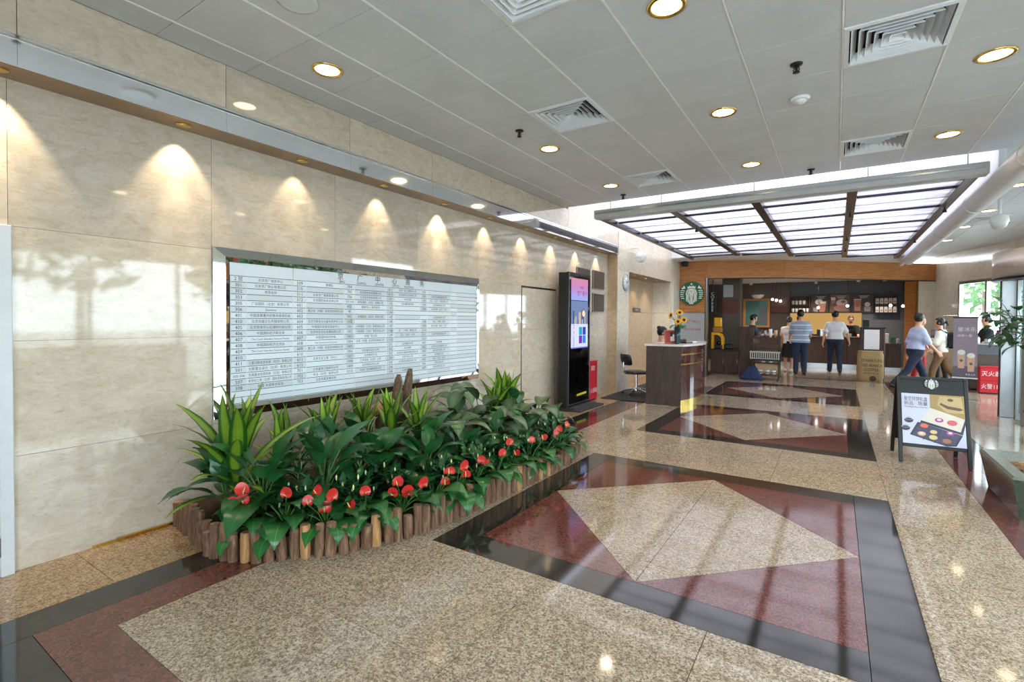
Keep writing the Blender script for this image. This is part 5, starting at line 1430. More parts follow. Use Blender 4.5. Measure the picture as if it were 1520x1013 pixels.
# back wall: menu pictures, shelves, amber panel
def menu(x0, x1, label, seed):
    t = thing('menu_board', label, 'menu board', ((x0 + x1) / 2, 20.98, 2.16), 0, 'picture boards over the coffee bar')
    w = (x1 - x0) / 2; MB().box(-w, w, -.03, .0, -.335, .335, 'black', .005).build('panel', t)
    r_ = random.Random(seed); mb = MB(); F = FRN(0, -.030, 0)
    em_ = [mat(f'menu_ink_{i}', c, .5) for i, c in enumerate((S(112, 84, 66), S(226, 214, 204), S(176, 118, 92), S(64, 52, 48), S(204, 130, 110), S(150, 140, 136)))]
    shape(mb, rect(-w + .015, w - .015, -.32, .32), F, em_[0 if seed % 2 else 3], .001)
    if seed == 0:
        shape(mb, disc(-.02, .06, .12, 18, .10), F, em_[1], .002); shape(mb, [(.0, -.30), (.16, -.30), (.20, .06), (-.03, .06)], F, em_[2], .003); shape(mb, [(-.2, -.26), (-.06, -.30), (-.05, -.16), (-.2, -.14)], F, em_[5], .003); shape(mb, [(.02, .0), (.19, .0), (.20, .08), (.01, .08)], F, em_[1], .004)
    elif seed == 1:
        shape(mb, disc(.06, .02, .17, 20, .13), F, em_[1], .002); shape(mb, disc(.02, -.16, .20, 20, .09), F, em_[4], .0025); shape(mb, disc(.10, .06, .07, 14, .05), F, em_[2], .003); shape(mb, [(-.26, .0), (-.14, .0), (-.13, .22), (-.27, .22)], F, em_[1], .003); shape(mb, [(-.26, .0), (-.14, .0), (-.135, .12), (-.265, .12)], F, em_[2], .004); shape(mb, disc(.05, -.23, .22, 20, .035), F, em_[5], .003)
    else:
        shape(mb, [(-.22, -.26), (-.06, -.26), (-.03, .12), (-.25, .12)], F, em_[4], .002); shape(mb, rect(-.25, -.03, .12, .15), F, em_[1], .0025); shape(mb, disc(.14, -.04, .08, 16), F, em_[1], .002); shape(mb, [(.06, -.28), (.22, -.28), (.24, -.12), (.05, -.12)], F, em_[5], .002); shape(mb, disc(-.14, -.08, .06, 14), F, em_[2], .003)
    for i in range(3): shape(mb, rect(-.10 + .02 * i, .18 - .03 * i, .25 - .035 * i, .262 - .035 * i), F, em_[1], .002)
    mb.build('printed_picture', t, recalc=False)
menu(-.775, -.225, 'left one of the picture boards over the bar, showing a cup of coffee', 0)
menu(-.19, .405, 'middle picture board over the bar, showing pastry on a plate', 1)
menu(.44, 1.075, 'right picture board over the bar, showing a tall red drink', 2)
def shelf(x0, x1, label, n, item):
    t = thing('wall_shelf', label, 'shelf', ((x0 + x1) / 2, 20.99, 2.12)); w = (x1 - x0) / 2
    MB().box(-w, w, -.02, 0, -.30, .30, 'dark_wood').build('back_board', t)
    for z in (-.29, .0, .29): MB().box(-w, w, -.20, -.02, z - .012, z + .012, 'dark_wood', .003).build('shelf_board', t)
    for s_ in (-1, 1): MB().box(s_ * w - .01, s_ * w + .01, -.20, -.02, -.302, .302, 'dark_wood', .003).build('side_board', t)
    proto = None
    lab_ = lambda z, i: ('pale mug' if item == 'mug' else 'white coffee bag') + f' on the {"lower" if z < 0 else "upper"} row of its wall shelf, {ORD[i]} from the left'
    for z in (-.278, .012):
        for i in range(n - (1 if (item == 'mug' and z > 0) else 0)):
            x = (x0 + x1) / 2 - w + 2 * w * (i + .5) / n
            loc = (x, 20.89, 2.12 + z)
            if proto is None:
                if item == 'mug':
                    proto = thing('mug', lab_(z, i), 'mug', loc, 0, 'mugs on the bar shelf')
                    MB().lathe([(.0001, .004), (.034, 0), (.042, .02), (.044, .15), (.040, .15), (.038, .02), (.0001, .012)], 'cup_white', 14).build('cup_body', proto); MB().tube([(.042, 0, .12), (.068, 0, .11), (.068, 0, .05), (.042, 0, .04)], .006, 'mug_tan', 6).build('handle', proto)
                else:
                    proto = thing('coffee_bag', lab_(z, i), 'coffee bag', loc, 0, 'coffee bags on the bar shelf')
                    MB().add([(-.045, -.03, 0), (.045, -.03, 0), (.045, .03, 0), (-.045, .03, 0), (-.047, -.034, .1), (.047, -.034, .1), (.047, .034, .1), (-.047, .034, .1), (-.044, -.006, .19), (.044, -.006, .19), (.044, .006, .19), (-.044, .006, .19)], [(3, 2, 1, 0), (0, 1, 5, 4), (1, 2, 6, 5), (2, 3, 7, 6), (3, 0, 4, 7), (4, 5, 9, 8), (5, 6, 10, 9), (6, 7, 11, 10), (7, 4, 8, 11), (8, 9, 10, 11)], 'cup_white').build('bag_body', proto)
                    MB().box(-.03, .03, -.037, -.034, .04, .09, 'mug_tan').build('label_patch', proto)
            else: dup(proto, loc, label=lab_(z, i))
shelf(-1.39, -.81, 'dark wooden shelf of pale mugs on the cafe back wall', 5, 'mug')
shelf(1.11, 1.70, 'dark wooden shelf of white coffee bags on the cafe back wall', 5, 'coffee_bag')
tag(MB().box(-1.42, .74, 20.955, 20.995, 1.06, 1.82, 'amber').build('backlit_panel'), 'glowing amber backlit panel behind the coffee bar', 'light panel')
# left half of the back wall
struct('wall_cafe_left', MB().box(-4.75, -1.43, 20.86, 21.0, 0, 2.96, 'brown_wall'))
t = thing('framed_mirror', 'large greenish mirror in an orange wood frame on the cafe back wall', 'mirror', (-2.54, 20.86, 1.83))
for a, b, c, d in ((-.46, -.38, -.55, .54), (.38, .46, -.55, .54), (-.38, .38, .47, .54), (-.38, .38, -.55, -.48)): MB().box(a, b, -.05, 0, c, d, 'oak', .005).build('frame_bar', t)
MB().box(-.38, .38, -.02, -.005, -.48, .47, 'teal_mirror').build('mirror_glass', t); MB().box(.08, .36, -.024, -.02, -.40, .20, 'slate').build('dark_print', t)
t = thing('bowl_wall_lamp', 'white half bowl wall lamp above the framed mirror', 'wall lamp', (-2.50, 20.86, 2.52))
mb = MB(); vs = []
for i in range(7):
    a = PI / 2 * i / 6
    for j in range(13): b = PI * j / 12; vs.append((.22 * math.sin(a) * math.cos(b), -.14 * math.sin(a) * math.sin(b), -.16 * math.cos(a)))
mb.add(vs, [(i * 13 + j, i * 13 + j + 1, (i + 1) * 13 + j + 1, (i + 1) * 13 + j) for i in range(6) for j in range(12)], 'cup_white', True); mb.build('bowl', t)
MB().lathe([(.0001, 0), (.03, 0), (.0001, .04)], 'bulb', 10, Matrix.Translation((0, -.05, -.05))).build('bulb', t)
t = thing('wood_wall_panel', 'square red brown wood panel between the framed mirror and the bar', 'wall panel', (-1.76, 20.86, 2.12))
for k in range(3): MB().box(-.30, .29, -.03, 0, -.29 + .197 * k, -.096 + .197 * k, 'red_wood', .002).build('board', t)
for k in range(3):  # three glowing balls on thin cords before the wood panel
    t = thing('glow_ball', f'small glowing pink white ball on a cord before the wood panel, {ORD[k]} from the left', 'pendant lamp', (-1.95 + .13 * k, 20.3, 2.31 - .03 * k), 0, 'glowing balls by the wood panel')
    MB().tube([(0, 0, .05), (0, 0, 2.96 - 2.31 + .03 * k)], .006, 'black', 5).build('cord', t); MB().ell((0, 0, 0), (.042, .042, .046), 'bulb', 12, 8).build('bulb', t)
for k, (x, z) in enumerate(((-.52, 2.0), (.32, 2.05), (1.48, 2.05), (1.80, 2.03))):  # glowing balls on thin cords along the bar wall
    t = thing('bar_glow_ball', f'small glowing ball hanging on a cord before the bar wall, {ORD[k]} from the left', 'pendant lamp', (x, 20.2, z), 0, 'glowing balls over the bar')
    MB().tube([(0, 0, .05), (0, 0, 2.96 - z)], .006, 'black', 5).build('cord', t); MB().ell((0, 0, 0), (.042, .042, .046), 'bulb', 12, 8).build('bulb', t)

# counter
t = thing('bar_counter', 'long dark wood coffee bar counter with grey kick strip', 'counter', (-.3, 19.2, 0)); K = lambda o: keep(o, t)
for k in range(4): K(MB().box(-1.58 + .63 * k, -.955 + .63 * k, 19.02, 19.05, .15, .985, 'dark_wood', .003).build('front_panel'))
K(MB().box(-1.58, .94, 19.05, 19.7, .0, .985, 'dark_wood').build('carcass')); K(MB().box(-1.62, .96, 18.96, 19.72, .985, 1.03, 'dark_wood', .006).build('worktop')); K(MB().box(-1.58, .94, 19.03, 19.05, 0, .15, 'steel').build('kick_strip'))
t = thing('side_counter', 'lower dark counter right of the coffee bar holding boxes', 'counter', (1.33, 19.1, 0)); K = lambda o: keep(o, t)
K(MB().box(.97, 1.66, 18.92, 19.6, .12, .82, 'dark_wood').build('carcass')); K(MB().box(.965, 1.68, 18.88, 19.62, .82, .86, 'dark_wood', .006).build('worktop')); K(MB().box(.97, 1.66, 18.96, 19.6, 0, .12, 'steel').build('kick_strip'))
t = thing('till_screen', 'upright black till screen on the bar counter', 'monitor', (.80, 19.35, 1.03))
MB().box(-.10, .10, -.08, .08, 0, .02, 'black', .004).tube([(0, 0, .02), (0, 0, .2)], .02, 'black', 8).build('stand', t); MB().box(-.085, .085, -.02, .02, .14, .56, 'black', .008, Matrix.Rotation(R(18), 4, 'Z')).build('screen', t)
for k, (x, y, z, w, h, m) in enumerate(((1.12, 19.1, .86, .10, .16, 'paper'), (1.30, 19.15, .86, .14, .30, 'cup_white'), (1.48, 19.1, .86, .12, .18, 'logo_green'), (1.60, 19.2, .86, .07, .14, 'paper'), (.30, 19.2, 1.03, .22, .10, 'basket_grey'), (-.35, 19.3, 1.03, .30, .22, 'steel'), (-1.05, 19.3, 1.03, .28, .26, 'grey_cloth'))):
    t = thing('counter_box', ('small white packet at the left end of the side counter', 'tallest white carton on the side counter', 'small green carton on the side counter', 'little white packet at the right end of the side counter', 'grey tray on the coffee bar before the barista', 'steel machine on the coffee bar between the two men', 'dark machine on the coffee bar behind the striped shirt')[k], 'box', (x, y, z), .1 * k)
    MB().box(-w / 2, w / 2, -w * .35, w * .35, 0, h * .86, m, .01).build('body', t); MB().box(-w / 2 - .003, w / 2 + .003, -w * .35 - .003, w * .35 + .003, h * .86, h, m, .008).build('lid', t)

# left corner of the shop
t = thing('low_cabinet', 'low dark brown cabinet at the left shop entrance', 'cabinet', (-2.63, 15.2, 0)); K = lambda o: keep(o, t)
K(MB().box(-3.0, -2.26, 15.0, 15.5, 0, .68, 'dark_wood').build('carcass')); K(MB().box(-3.02, -2.24, 14.97, 15.52, .68, .71, 'black', .005).build('worktop'))
for a, b in ((-2.99, -2.635), (-2.625, -2.27)): K(MB().box(a, b, 14.982, 15.0, .06, .66, 'dark_wood', .003).build('door')); K(MB().box(b - .03, b - .018, 14.972, 14.982, .30, .44, 'steel').build('handle'))
t = thing('coffee_gear', 'cluster of black coffee makers on the low cabinet', 'coffee maker', (-2.72, 15.2, .71))
MB().box(-.20, .0, -.10, .10, 0, .12, 'black', .02).build('base', t); MB().lathe([(.06, .12), (.075, .16), (.05, .22), (.0001, .22)], 'gloss_black', 14, Matrix.Translation((-.1, 0, 0))).build('jug', t); MB().box(.05, .27, -.09, .09, 0, .15, 'black', .03).build('grinder', t)
t = thing('yellow_display', 'bright yellow arched display stand at the shop entrance', 'display stand', (-2.85, 15.25, .71))
ar_ = MB(); ar_.prism([(-.17, 0), (.17, 0), (.17, .30), (.12, .42), (.0, .47), (-.17, .47), (-.17, .40), (.0, .40), (.08, .36), (.11, .29), (.11, 0)] if False else [(.10, 0), (.17, 0), (.17, .30), (.12, .42), (0, .47), (-.17, .47), (-.17, .40), (-.01, .40), (.07, .36), (.10, .29)], -.08, .08, 'sun_petal', Matrix.Rotation(R(90), 4, 'X')); ar_.build('arch', t)
MB().box(-.14, .12, -.07, .07, .47, .62, 'orange_bag', .02).build('lower_pack', t); MB().box(-.12, .10, -.06, .06, .62, .90, 'sun_petal', .03).build('upper_pack', t); MB().box(-.17, -.11, -.08, .08, 0, .40, 'sun_petal', .003).build('leg', t)
t = thing('vertical_letter_sign', 'narrow black sign with white letters stacked vertically at the shop entrance', 'sign', (-3.06, 15.5, 2.06))
MB().box(-.095, .095, -.03, .03, -.31, .31, 'black', .005).tube([(0, 0, .31), (0, 0, .90)], .012, 'black', 6).build('panel', t)
mb = MB()
for i, c in enumerate('COFFEE'): text(mb, c, .115, FRN(0, -.03, 0), 0, .25 - .098 * i, 'logo_white', sx=1.2)
o = mb.build('lettering', t, recalc=False); o['kind'] = 'stuff'
struct('pillar_cafe', MB().box(-2.82, -2.34, 15.62, 16.1, 0, 2.96, 'brown_wall').box(-2.80, -2.36, 15.60, 15.62, 1.72, 2.16, 'red_wood'))
tag(MB().box(-2.785, -2.52, 15.585, 15.618, 2.21, 2.57, 'notice_grey', .004).build('notice_plate'), 'pale grey notice plate high on the dark cafe column', 'sign')
t = thing('partition_board', 'tall dark brown partition board between low cabinet and merchandise cart', 'partition', (-2.02, 14.75, 0))
MB().box(-.18, .18, -.02, .02, .04, 1.36, 'dark_wood', .006).build('board', t)
for s_ in (-1, 1): MB().box(s_ * .15 - .02, s_ * .15 + .02, -.14, .14, 0, .04, 'black', .004).build('foot', t)
# merchandise cart
t = thing('merchandise_cart', 'dark shop cart of shelves and a wire basket with cups', 'display cart', (-1.50, 14.35, 0)); K = lambda o: keep(o, t)
for x in (-1.80, -1.20):
    for y in (14.14, 14.55): K(MB().tube([(x, y, .06), (x, y, 1.02)], .014, 'black_metal', 8).build('post'))
for z in (.12, .42, .80): K(MB().box(-1.82, -1.18, 14.12, 14.57, z, z + .022, 'dark_wood', .004).build('shelf_board'))
K(MB().add([(-1.82, 14.10, .92), (-1.18, 14.10, .92), (-1.18, 14.57, 1.10), (-1.82, 14.57, 1.10), (-1.82, 14.10, .95), (-1.18, 14.10, .95), (-1.18, 14.57, 1.13), (-1.82, 14.57, 1.13)], [(3, 2, 1, 0), (4, 5, 6, 7), (0, 1, 5, 4), (1, 2, 6, 5), (2, 3, 7, 6), (3, 0, 4, 7)], 'dark_wood').build('sloping_top'))
for x in (-1.78, -1.22):
    for y in (14.16, 14.53): K(MB().lathe([(.0001, -.015), (.03, -.012), (.03, .012), (.0001, .015)], 'black', 12, Matrix.Translation((x, y, .03)) @ Matrix.Rotation(R(90), 4, 'Y')).tube([(x, y, .03), (x, y, .07)], .009, 'steel', 6).build('caster'))
t = thing('wire_basket', 'pale grey slatted basket on the front of the merchandise cart', 'basket', (-1.50, 14.02, .55)); b = MB()
b.box(-.33, .33, -.09, .12, 0, .012, 'basket_grey').box(-.34, .34, -.10, -.088, .16, .19, 'basket_grey', .003).box(-.34, .34, .11, .122, .16, .19, 'basket_grey', .003).box(-.34, -.328, -.09, .12, .16, .19, 'basket_grey').box(.328, .34, -.09, .12, .16, .19, 'basket_grey'); b.build('rim', t)
for k in range(14):
    x = -.32 + .64 * k / 13; MB().box(x - .012, x + .012, -.098, -.09, .01, .165, 'basket_grey', .002).build('slat', t)
MB().box(-.30, .30, .085, .10, -.05, .16, 'black_metal').build('hanger', t)
for k, (x, z) in enumerate(((-1.55, .442), (-1.38, .442), (-1.62, .142), (-1.46, .142), (-1.32, .142))):
    t = thing('paper_cup', f'white cup on the {"middle" if z > .3 else "bottom"} shelf of the merchandise cart, {ORD[k if z > .3 else k - 2]} from the left', 'cup', (x, 14.24, z), 0, 'white cups on the merchandise cart')
    MB().lathe([(.0001, .002), (.045, 0), (.06, .11), (.055, .11), (.042, .01), (.0001, .008)], 'cup_white', 16).build('cup_body', t); MB().lathe([(.052, .045), (.0545, .06), (.0545, .085)], 'slate', 16).build('band', t)
for k, (x, y, h, m) in enumerate(((-1.68, 14.46, .16, 'slate'), (-1.54, 14.46, .20, 'steel'), (-1.42, 14.46, .24, 'cup_white'), (-1.30, 14.48, .20, 'mug_tan'))):
    z = .95 + .18 * (y - 14.10) / .47 + .005
    t = thing('tumbler', f'{("dark", "steel", "white", "tan")[k]} tumbler on the sloping top of the merchandise cart', 'tumbler', (x, y, z), 0, 'tumblers on the merchandise cart')
    MB().lathe([(.0001, -.01), (.035, -.01), (.042, h * .9), (.0001, h * .9)], m, 14).build('cup_body', t); MB().lathe([(.044, h * .9), (.044, h), (.03, h * 1.04), (.0001, h * 1.04)], 'black', 14).build('lid', t)
mb = MB(); vs = []; rr = random.Random(4)
N1, N2 = 9, 7
for i in range(N1):
    for j in range(N2):
        u, v_ = i / (N1 - 1), j / (N2 - 1); w = .07 + .22 * (1 - v_); vs.append((-1.80 + (u - .5) * 2 * w + .02 * rr.random(), 14.02 - .08 * (1 - v_) + .05 * math.sin(u * PI) * -1 + .015 * math.sin(u * 19), .004 + .36 * v_))
nb = len(vs); vs += [(x, y + .06, z) for x, y, z in vs]
g = lambda i, j: i * N2 + j
fs = [(g(i, j), g(i + 1, j), g(i + 1, j + 1), g(i, j + 1)) for i in range(N1 - 1) for j in range(N2 - 1)]; fs += [tuple(nb + q for q in f[::-1]) for f in fs]
for i in range(N1 - 1): fs += [(g(i, 0), nb + g(i, 0), nb + g(i + 1, 0), g(i + 1, 0)), (g(i, N2 - 1), g(i + 1, N2 - 1), nb + g(i + 1, N2 - 1), nb + g(i, N2 - 1))]
for j in range(N2 - 1): fs += [(g(0, j), g(0, j + 1), nb + g(0, j + 1), nb + g(0, j)), (g(N1 - 1, j), nb + g(N1 - 1, j), nb + g(N1 - 1, j + 1), g(N1 - 1, j + 1))]
mb.add(vs, fs, 'blue_cloth', True); tag(mb.build('blue_cloth_bag'), 'slumped dark blue cloth bag on the floor before the merchandise cart', 'bag')
# burlap sack and leaflet stand
t = thing('leaflet_stand', 'dark box stand holding a white leaflet behind the burlap sack', 'stand', (.80, 15.92, 0))
MB().box(-.26, .26, -.14, .14, .0, 1.34, 'dark_wood', .008).build('body', t); MB().box(-.28, .28, -.16, .16, 1.34, 1.37, 'black', .006).build('top', t)
lf = MB(); F = (Vector((-.02, -.17, .80)), Vector((1, 0, 0)), Vector((0, .05, 1)).normalized(), Vector((0, -1, .05)).normalized())
lf.box(-.18, .14, -.175, -.165, .80, 1.31, 'paper', .002); shape(lf, rect(.06, .155, .34, .49), F, 'red_ink', .008)
for i in range(5): shape(lf, rect(-.13, .10 - .02 * (i % 3), .12 + .06 * i, .128 + .06 * i), F, 'ink_soft', .008)
lf.build('leaflet', t, recalc=False)
mb = MB(); vs = []; seg = 20; rr = random.Random(8)
prof = [(.96, 0), (1.04, .10), (1.05, .30), (1.02, .52), (1.0, .68), (.96, .74), (1.02, .77), (.90, .75), (.86, .70)]
for r_, z in prof:
    for k in range(seg):
        a = 2 * PI * k / seg; c, s_ = math.cos(a), math.sin(a); q = (abs(c) ** 5 + abs(s_) ** 5) ** (-1 / 5) * r_
        vs.append((.265 * q * c + .008 * math.sin(z * 30 + k), .17 * q * s_ + .006 * math.sin(z * 22 + 2 * k), z))
mb.add(vs, [(i * seg + k, i * seg + (k + 1) % seg, (i + 1) * seg + (k + 1) % seg, (i + 1) * seg + k) for i in range(len(prof) - 1) for k in range(seg)], 'burlap', True); mb.add(vs[:seg], [tuple(range(seg))[::-1]], 'burlap'); mb.add(vs[-seg:], [tuple(range(seg))], 'burlap')
t = thing('burlap_sack', 'burlap coffee sack with dark stencilled lettering standing at the shop floor edge', 'sack', (.745, 15.52, .001))
mb.build('sack_body', t)
lt = MB(); F = FRN(0, -.185, 0)
for s_, z, w in (('STARBUCKS', .53, .42), ('100% ARABICA', .41, .42), ('COFFEE', .30, .30), ('PRODUCE OF', .21, .30)): text(lt, s_, .105 if z > .25 else .06, F, .02, z, 'black', fit=w, off=.004)
shape(lt, disc(.05, .08, .07, 14), F, 'dark_wood', .004)
o = lt.build('lettering', t, recalc=False); o['kind'] = 'stuff'

# ================================================================== RIGHT SIDE
# sandwich board
t = thing('sandwich_board', 'black folding pavement board with a pastry box poster near the stone trough', 'sandwich board', (.87, 7.0, 0), R(4))
H_, W_ = .92, .565
def leaning(sgn): return Matrix.Translation((0, .015 * sgn, .90)) @ Matrix.Rotation(R(15.5 * sgn), 4, 'X') @ Matrix.Translation((0, 0, -.93))
for sgn, nm in ((-1, 'front_leaf'), (1, 'back_leaf')):
    T = leaning(sgn)
    fr_ = MB()
    for s_ in (-1, 1): fr_.box(s_ * W_ / 2 - .018, s_ * W_ / 2 + .018, -.012, .012, 0.0, .93, 'black', .004, T)
    fr_.box(-W_ / 2 + .018, W_ / 2 - .018, -.012, .012, .17, .20, 'black', .003, T).box(-W_ / 2 + .018, W_ / 2 - .018, -.012, .012, .90, .93, 'black', .003, T)
    fo = fr_.build(nm, t)
    MB().box(-W_ / 2 + .018, W_ / 2 - .018, -.006, .006, .20, .90, 'black', 0, T).build('board_panel', fo)
T = leaning(-1)
O = T @ Vector((0, -.0125, 0)); F = (O, T.to_3x3() @ Vector((1, 0, 0)), T.to_3x3() @ Vector((0, 0, 1)), T.to_3x3() @ Vector((0, -1, 0)))
ps = MB()
for nme, c in dict(p_lav=S(206, 208, 232), p_gold=S(170, 140, 88), p_gold2=S(196, 170, 122), p_tray=S(48, 44, 66), p_tray2=S(72, 66, 92), p_cream=S(222, 212, 200), p_c1=S(226, 110, 92), p_c2=S(218, 198, 130), p_c3=S(214, 168, 140), p_c4=S(170, 112, 80), p_c5=S(176, 70, 150), p_c6=S(214, 96, 104), p_cup=S(52, 56, 60), p_txt=S(96, 70, 70), p_brown=S(108, 78, 56)).items(): mat(nme, c, .35, var=.04)
sh_ = lambda pts, m, o: shape(ps, pts, F, m, o)
sh_(rect(-.262, .262, .205, .745), 'p_lav', .001)
sh_([(-.02, .745), (.262, .745), (.262, .44), (.20, .40), (-.02, .56)], 'p_gold', .0016)
sh_([(.06, .73), (.24, .73), (.255, .56), (.12, .56), (.04, .64)], 'p_gold2', .002)
sh_([(.06, .64), (.12, .60), (.22, .585), (.25, .60), (.23, .615), (.13, .63), (.07, .66)], 'p_brown', .0024)
sh_(disc(.15, .695, .025, 10, .016), 'p_brown', .0026)
sh_([(-.02, .60), (.26, .50), (.22, .36), (-.10, .46)], 'p_cream', .0026)
sh_([(-.10, .46), (.22, .365), (.26, .50), (.27, .48), (.235, .335), (-.11, .435)], 'p_tray', .003)
sh_([(-.13, .44), (.235, .33), (.18, .215), (.10, .208), (-.20, .30)], 'p_tray', .0028)
sh_([(-.115, .425), (.215, .325), (.165, .228), (.10, .222), (-.18, .30)], 'p_tray2', .0032)
for a, b, c, d in ((-.03, .395, -.09, .255), (.06, .37, .0, .235), (.15, .345, .10, .222), (-.15, .355, .20, .27)): ribbon(ps, [(a, b), (c, d)], .006, F, 'p_tray', .0036)
for u, v_, r_, m in ((-.075, .405, .034, 'p_c1'), (-.10, .318, .036, 'p_c3'), (.0, .345, .030, 'p_c2'), (-.005, .288, .036, 'p_c2'), (.105, .262, .036, 'p_c4'), (.135, .345, .034, 'p_c5'), (.155, .455, .042, 'p_c6'), (.05, .475, .036, 'p_c5')):
    sh_(disc(u, v_, r_, 14, r_ * .68), m, .004); sh_(disc(u, v_ + .004, r_ * .55, 10, r_ * .36), 'p_cream' if m in ('p_c3', 'p_c5') else m, .0046)
for u, v_ in ((-.205, .455), (-.235, .37)): sh_(disc(u, v_, .04, 16, .030), 'p_cup', .003); sh_(disc(u, v_ + .012, .036, 14, .014), 'p_lav', .0034); sh_(disc(u, v_ + .01, .030, 14, .010), 'p_cup', .0038)
text(ps, '星空月饼礼盒', .05, F, -.14, .685, 'p_txt', off=.003, fit=.20); text(ps, '新品 · 限量', .046, F, -.14, .635, 'p_txt', off=.003, fit=.20); text(ps, 'Moonlight Mooncake Set', .02, F, -.14, .598, 'p_txt', off=.003, fit=.20)
ps.build('poster', t, recalc=False)
mb = MB(); emblem(mb, F, .0, .86, .062, .004, green='p_cup'); mb.build('emblem', t, recalc=False)
# stone trough with bark chips
t = thing('stone_trough', 'low green grey stone trough filled with bark chips at the right edge', 'planter', (1.75, 5.7, 0)); K = lambda o: keep(o, t)
def ringpoly(x0, x1, y0, y1): return [(x0, y0), (x1, y0), (x1, y1), (x0, y1)]
o_b, o_t, i_t, i_b = ringpoly(1.19, 2.30, 5.24, 6.17), ringpoly(1.135, 2.35, 5.19, 6.22), ringpoly(1.23, 2.25, 5.29, 6.12), ringpoly(1.25, 2.23, 5.31, 6.10)
mb = MB(); vs = [(x, y, 0) for x, y in o_b] + [(x, y, .315) for x, y in o_t]
K(mb.add(vs, [(i, (i + 1) % 4, 4 + (i + 1) % 4, 4 + i) for i in range(4)] + [(3, 2, 1, 0)], 'stone_trough').build('trough_body'))
vs = [(x, y, .315) for x, y in o_t] + [(x + (.012 if x < 1.7 else -.012), y + (.012 if y < 5.7 else -.012), .338) for x, y in o_t] + [(x, y, .338) for x, y in i_t] + [(x, y, .24) for x, y in i_b]
mb = MB(); K(mb.add(vs, [(k * 4 + i, k * 4 + (i + 1) % 4, k * 4 + 4 + (i + 1) % 4, k * 4 + 4 + i) for k in range(3) for i in range(4)], 'stone_rim').build('rim', recalc=False))
mb = MB(); mb.box(1.25, 2.23, 5.31, 6.10, .20, .268, 'chips'); rr = random.Random(6)
for k in range(420):
    c = Vector((rr.uniform(1.27, 2.2), rr.uniform(5.33, 6.08), .275)); a = rr.uniform(0, 6.28); L, w = rr.uniform(.02, .045), rr.uniform(.008, .016); e1 = Vector((math.cos(a), math.sin(a), rr.uniform(-.3, .5))) * L; e2 = Vector((-math.sin(a), math.cos(a), rr.uniform(-.3, .3))) * w
    mb.add([c - e1 - e2, c + e1 - e2, c + e1 + e2, c - e1 + e2], [(0, 1, 2, 3)], ('chips', 'bark_light', 'bark')[k % 3])
o = K(mb.build('bark_chips', recalc=False)); o['kind'] = 'stuff'
# tall potted tree at the right edge
t = thing('potted_tree', 'tall potted tree whose leafy twigs reach in at the right edge', 'potted tree', (2.27, 8.72, 0))
MB().lathe([(.0001, 0), (.20, 0), (.26, .36), (.28, .38), (.27, .40), (.23, .40), (.22, .34), (.0001, .33)], 'dark_wood', 24).build('pot', t)
MB().tube([(0, 0, .3), (.02, .01, .9), (-.02, 0, 1.35)], [.03, .026, .02], 'trunk', 9).build('trunk', t)
rr = random.Random(12)
for k in range(16):
    a = rr.uniform(0, 6.28); z = rr.uniform(1.0, 1.5); ln = rr.uniform(.35, .6); el = rr.uniform(.1, .7)
    if k < 3: a, z, ln, el = PI + .42 + .16 * k, 1.22 + .07 * k, .66 + .05 * k, .42
    p1 = Vector((math.cos(a) * ln, math.sin(a) * ln, z + ln * math.tan(el) * .7))
    br = MB().tube([(0, 0, z), tuple((Vector((0, 0, z)) + p1) / 2 + Vector((0, 0, .05))), tuple(p1)], [.010, .007, .004], 'trunk', 5).build('branch', t)
    lv = MB()
    for w in range(10):
        f = .35 + .65 * w / 9; q = Vector((0, 0, z)) * (1 - f) + p1 * f; me = LEAFS['lily'][w % 5]
        Tm = Matrix.Translation(q) @ Matrix.Rotation(rr.uniform(0, 6.28), 4, 'Z') @ Matrix.Rotation(rr.uniform(-.8, .2), 4, 'X') @ Matrix.Scale(.78, 4)
        uvm = {lp.vertex_index: tuple(me.uv_layers[0].data[lp.index].uv) for lp in me.loops}
        keepv = [i for i in range(len(me.vertices))]
        lv.add([Tm @ v_.co for v_ in me.vertices], [tuple(p.vertices) for p in me.polygons], 'leaf_lily', True, [uvm.get(i, (0, 0)) for i in keepv])
    o = lv.build('twig_leaves', br, recalc=False); o['kind'] = 'stuff'
# revolving door
CX, CYD, RD = 3.61, 10.60, 1.40
t = thing('revolving_door', 'glass revolving door with a round metal drum at the right edge', 'revolving door', (CX, CYD, 0))
mat('drum_metal', S(214, 202, 190), .28, .55, var=.04)
Z_ = lambda a, r_=RD: (r_ * math.cos(a), r_ * math.sin(a))
MB().lathe([(RD - .12, 2.19), (RD + .15, 2.19), (RD + .15, 2.59), (RD - .12, 2.59)], 'drum_metal', 64).lathe([(.0001, 2.58), (RD - .1, 2.58), (RD - .1, 2.592), (.0001, 2.592)], 'drum_metal', 48).build('drum', t)
MB().lathe([(RD - .02, 2.165), (RD + .158, 2.165), (RD + .158, 2.19)], 'black_metal', 64).build('drum_edge', t)
MB().lathe([(.0001, 2.592), (RD - .42, 2.592), (RD - .42, 2.83), (RD - .46, 2.86), (.0001, 2.87)], 'white_trim', 48).build('drum_cap', t)
def curved(a0, a1, n=10):
    for i in range(n):
        pass
    mb = MB(); vs = []
    for r_ in (RD - .005, RD + .005):
        for i in range(n + 1):
            a = a0 + (a1 - a0) * i / n
            for z in (.06, 2.165): vs.append((*Z_(a, r_), z))
    m = 2 * (n + 1)
    fs = [(2 * i, 2 * i + 2, 2 * i + 3, 2 * i + 1) for i in range(n)] + [(m + 2 * i, m + 2 * i + 1, m + 2 * i + 3, m + 2 * i + 2) for i in range(n)]
    mb.add(vs, fs, 'glass', True); return mb
a_post = math.atan2(.30, -1.35)
for a0, a1 in ((a_post - .10, a_post - 1.25), (a_post + .62, a_post + 1.55)): curved(a0, a1).build('curved_pane', t)
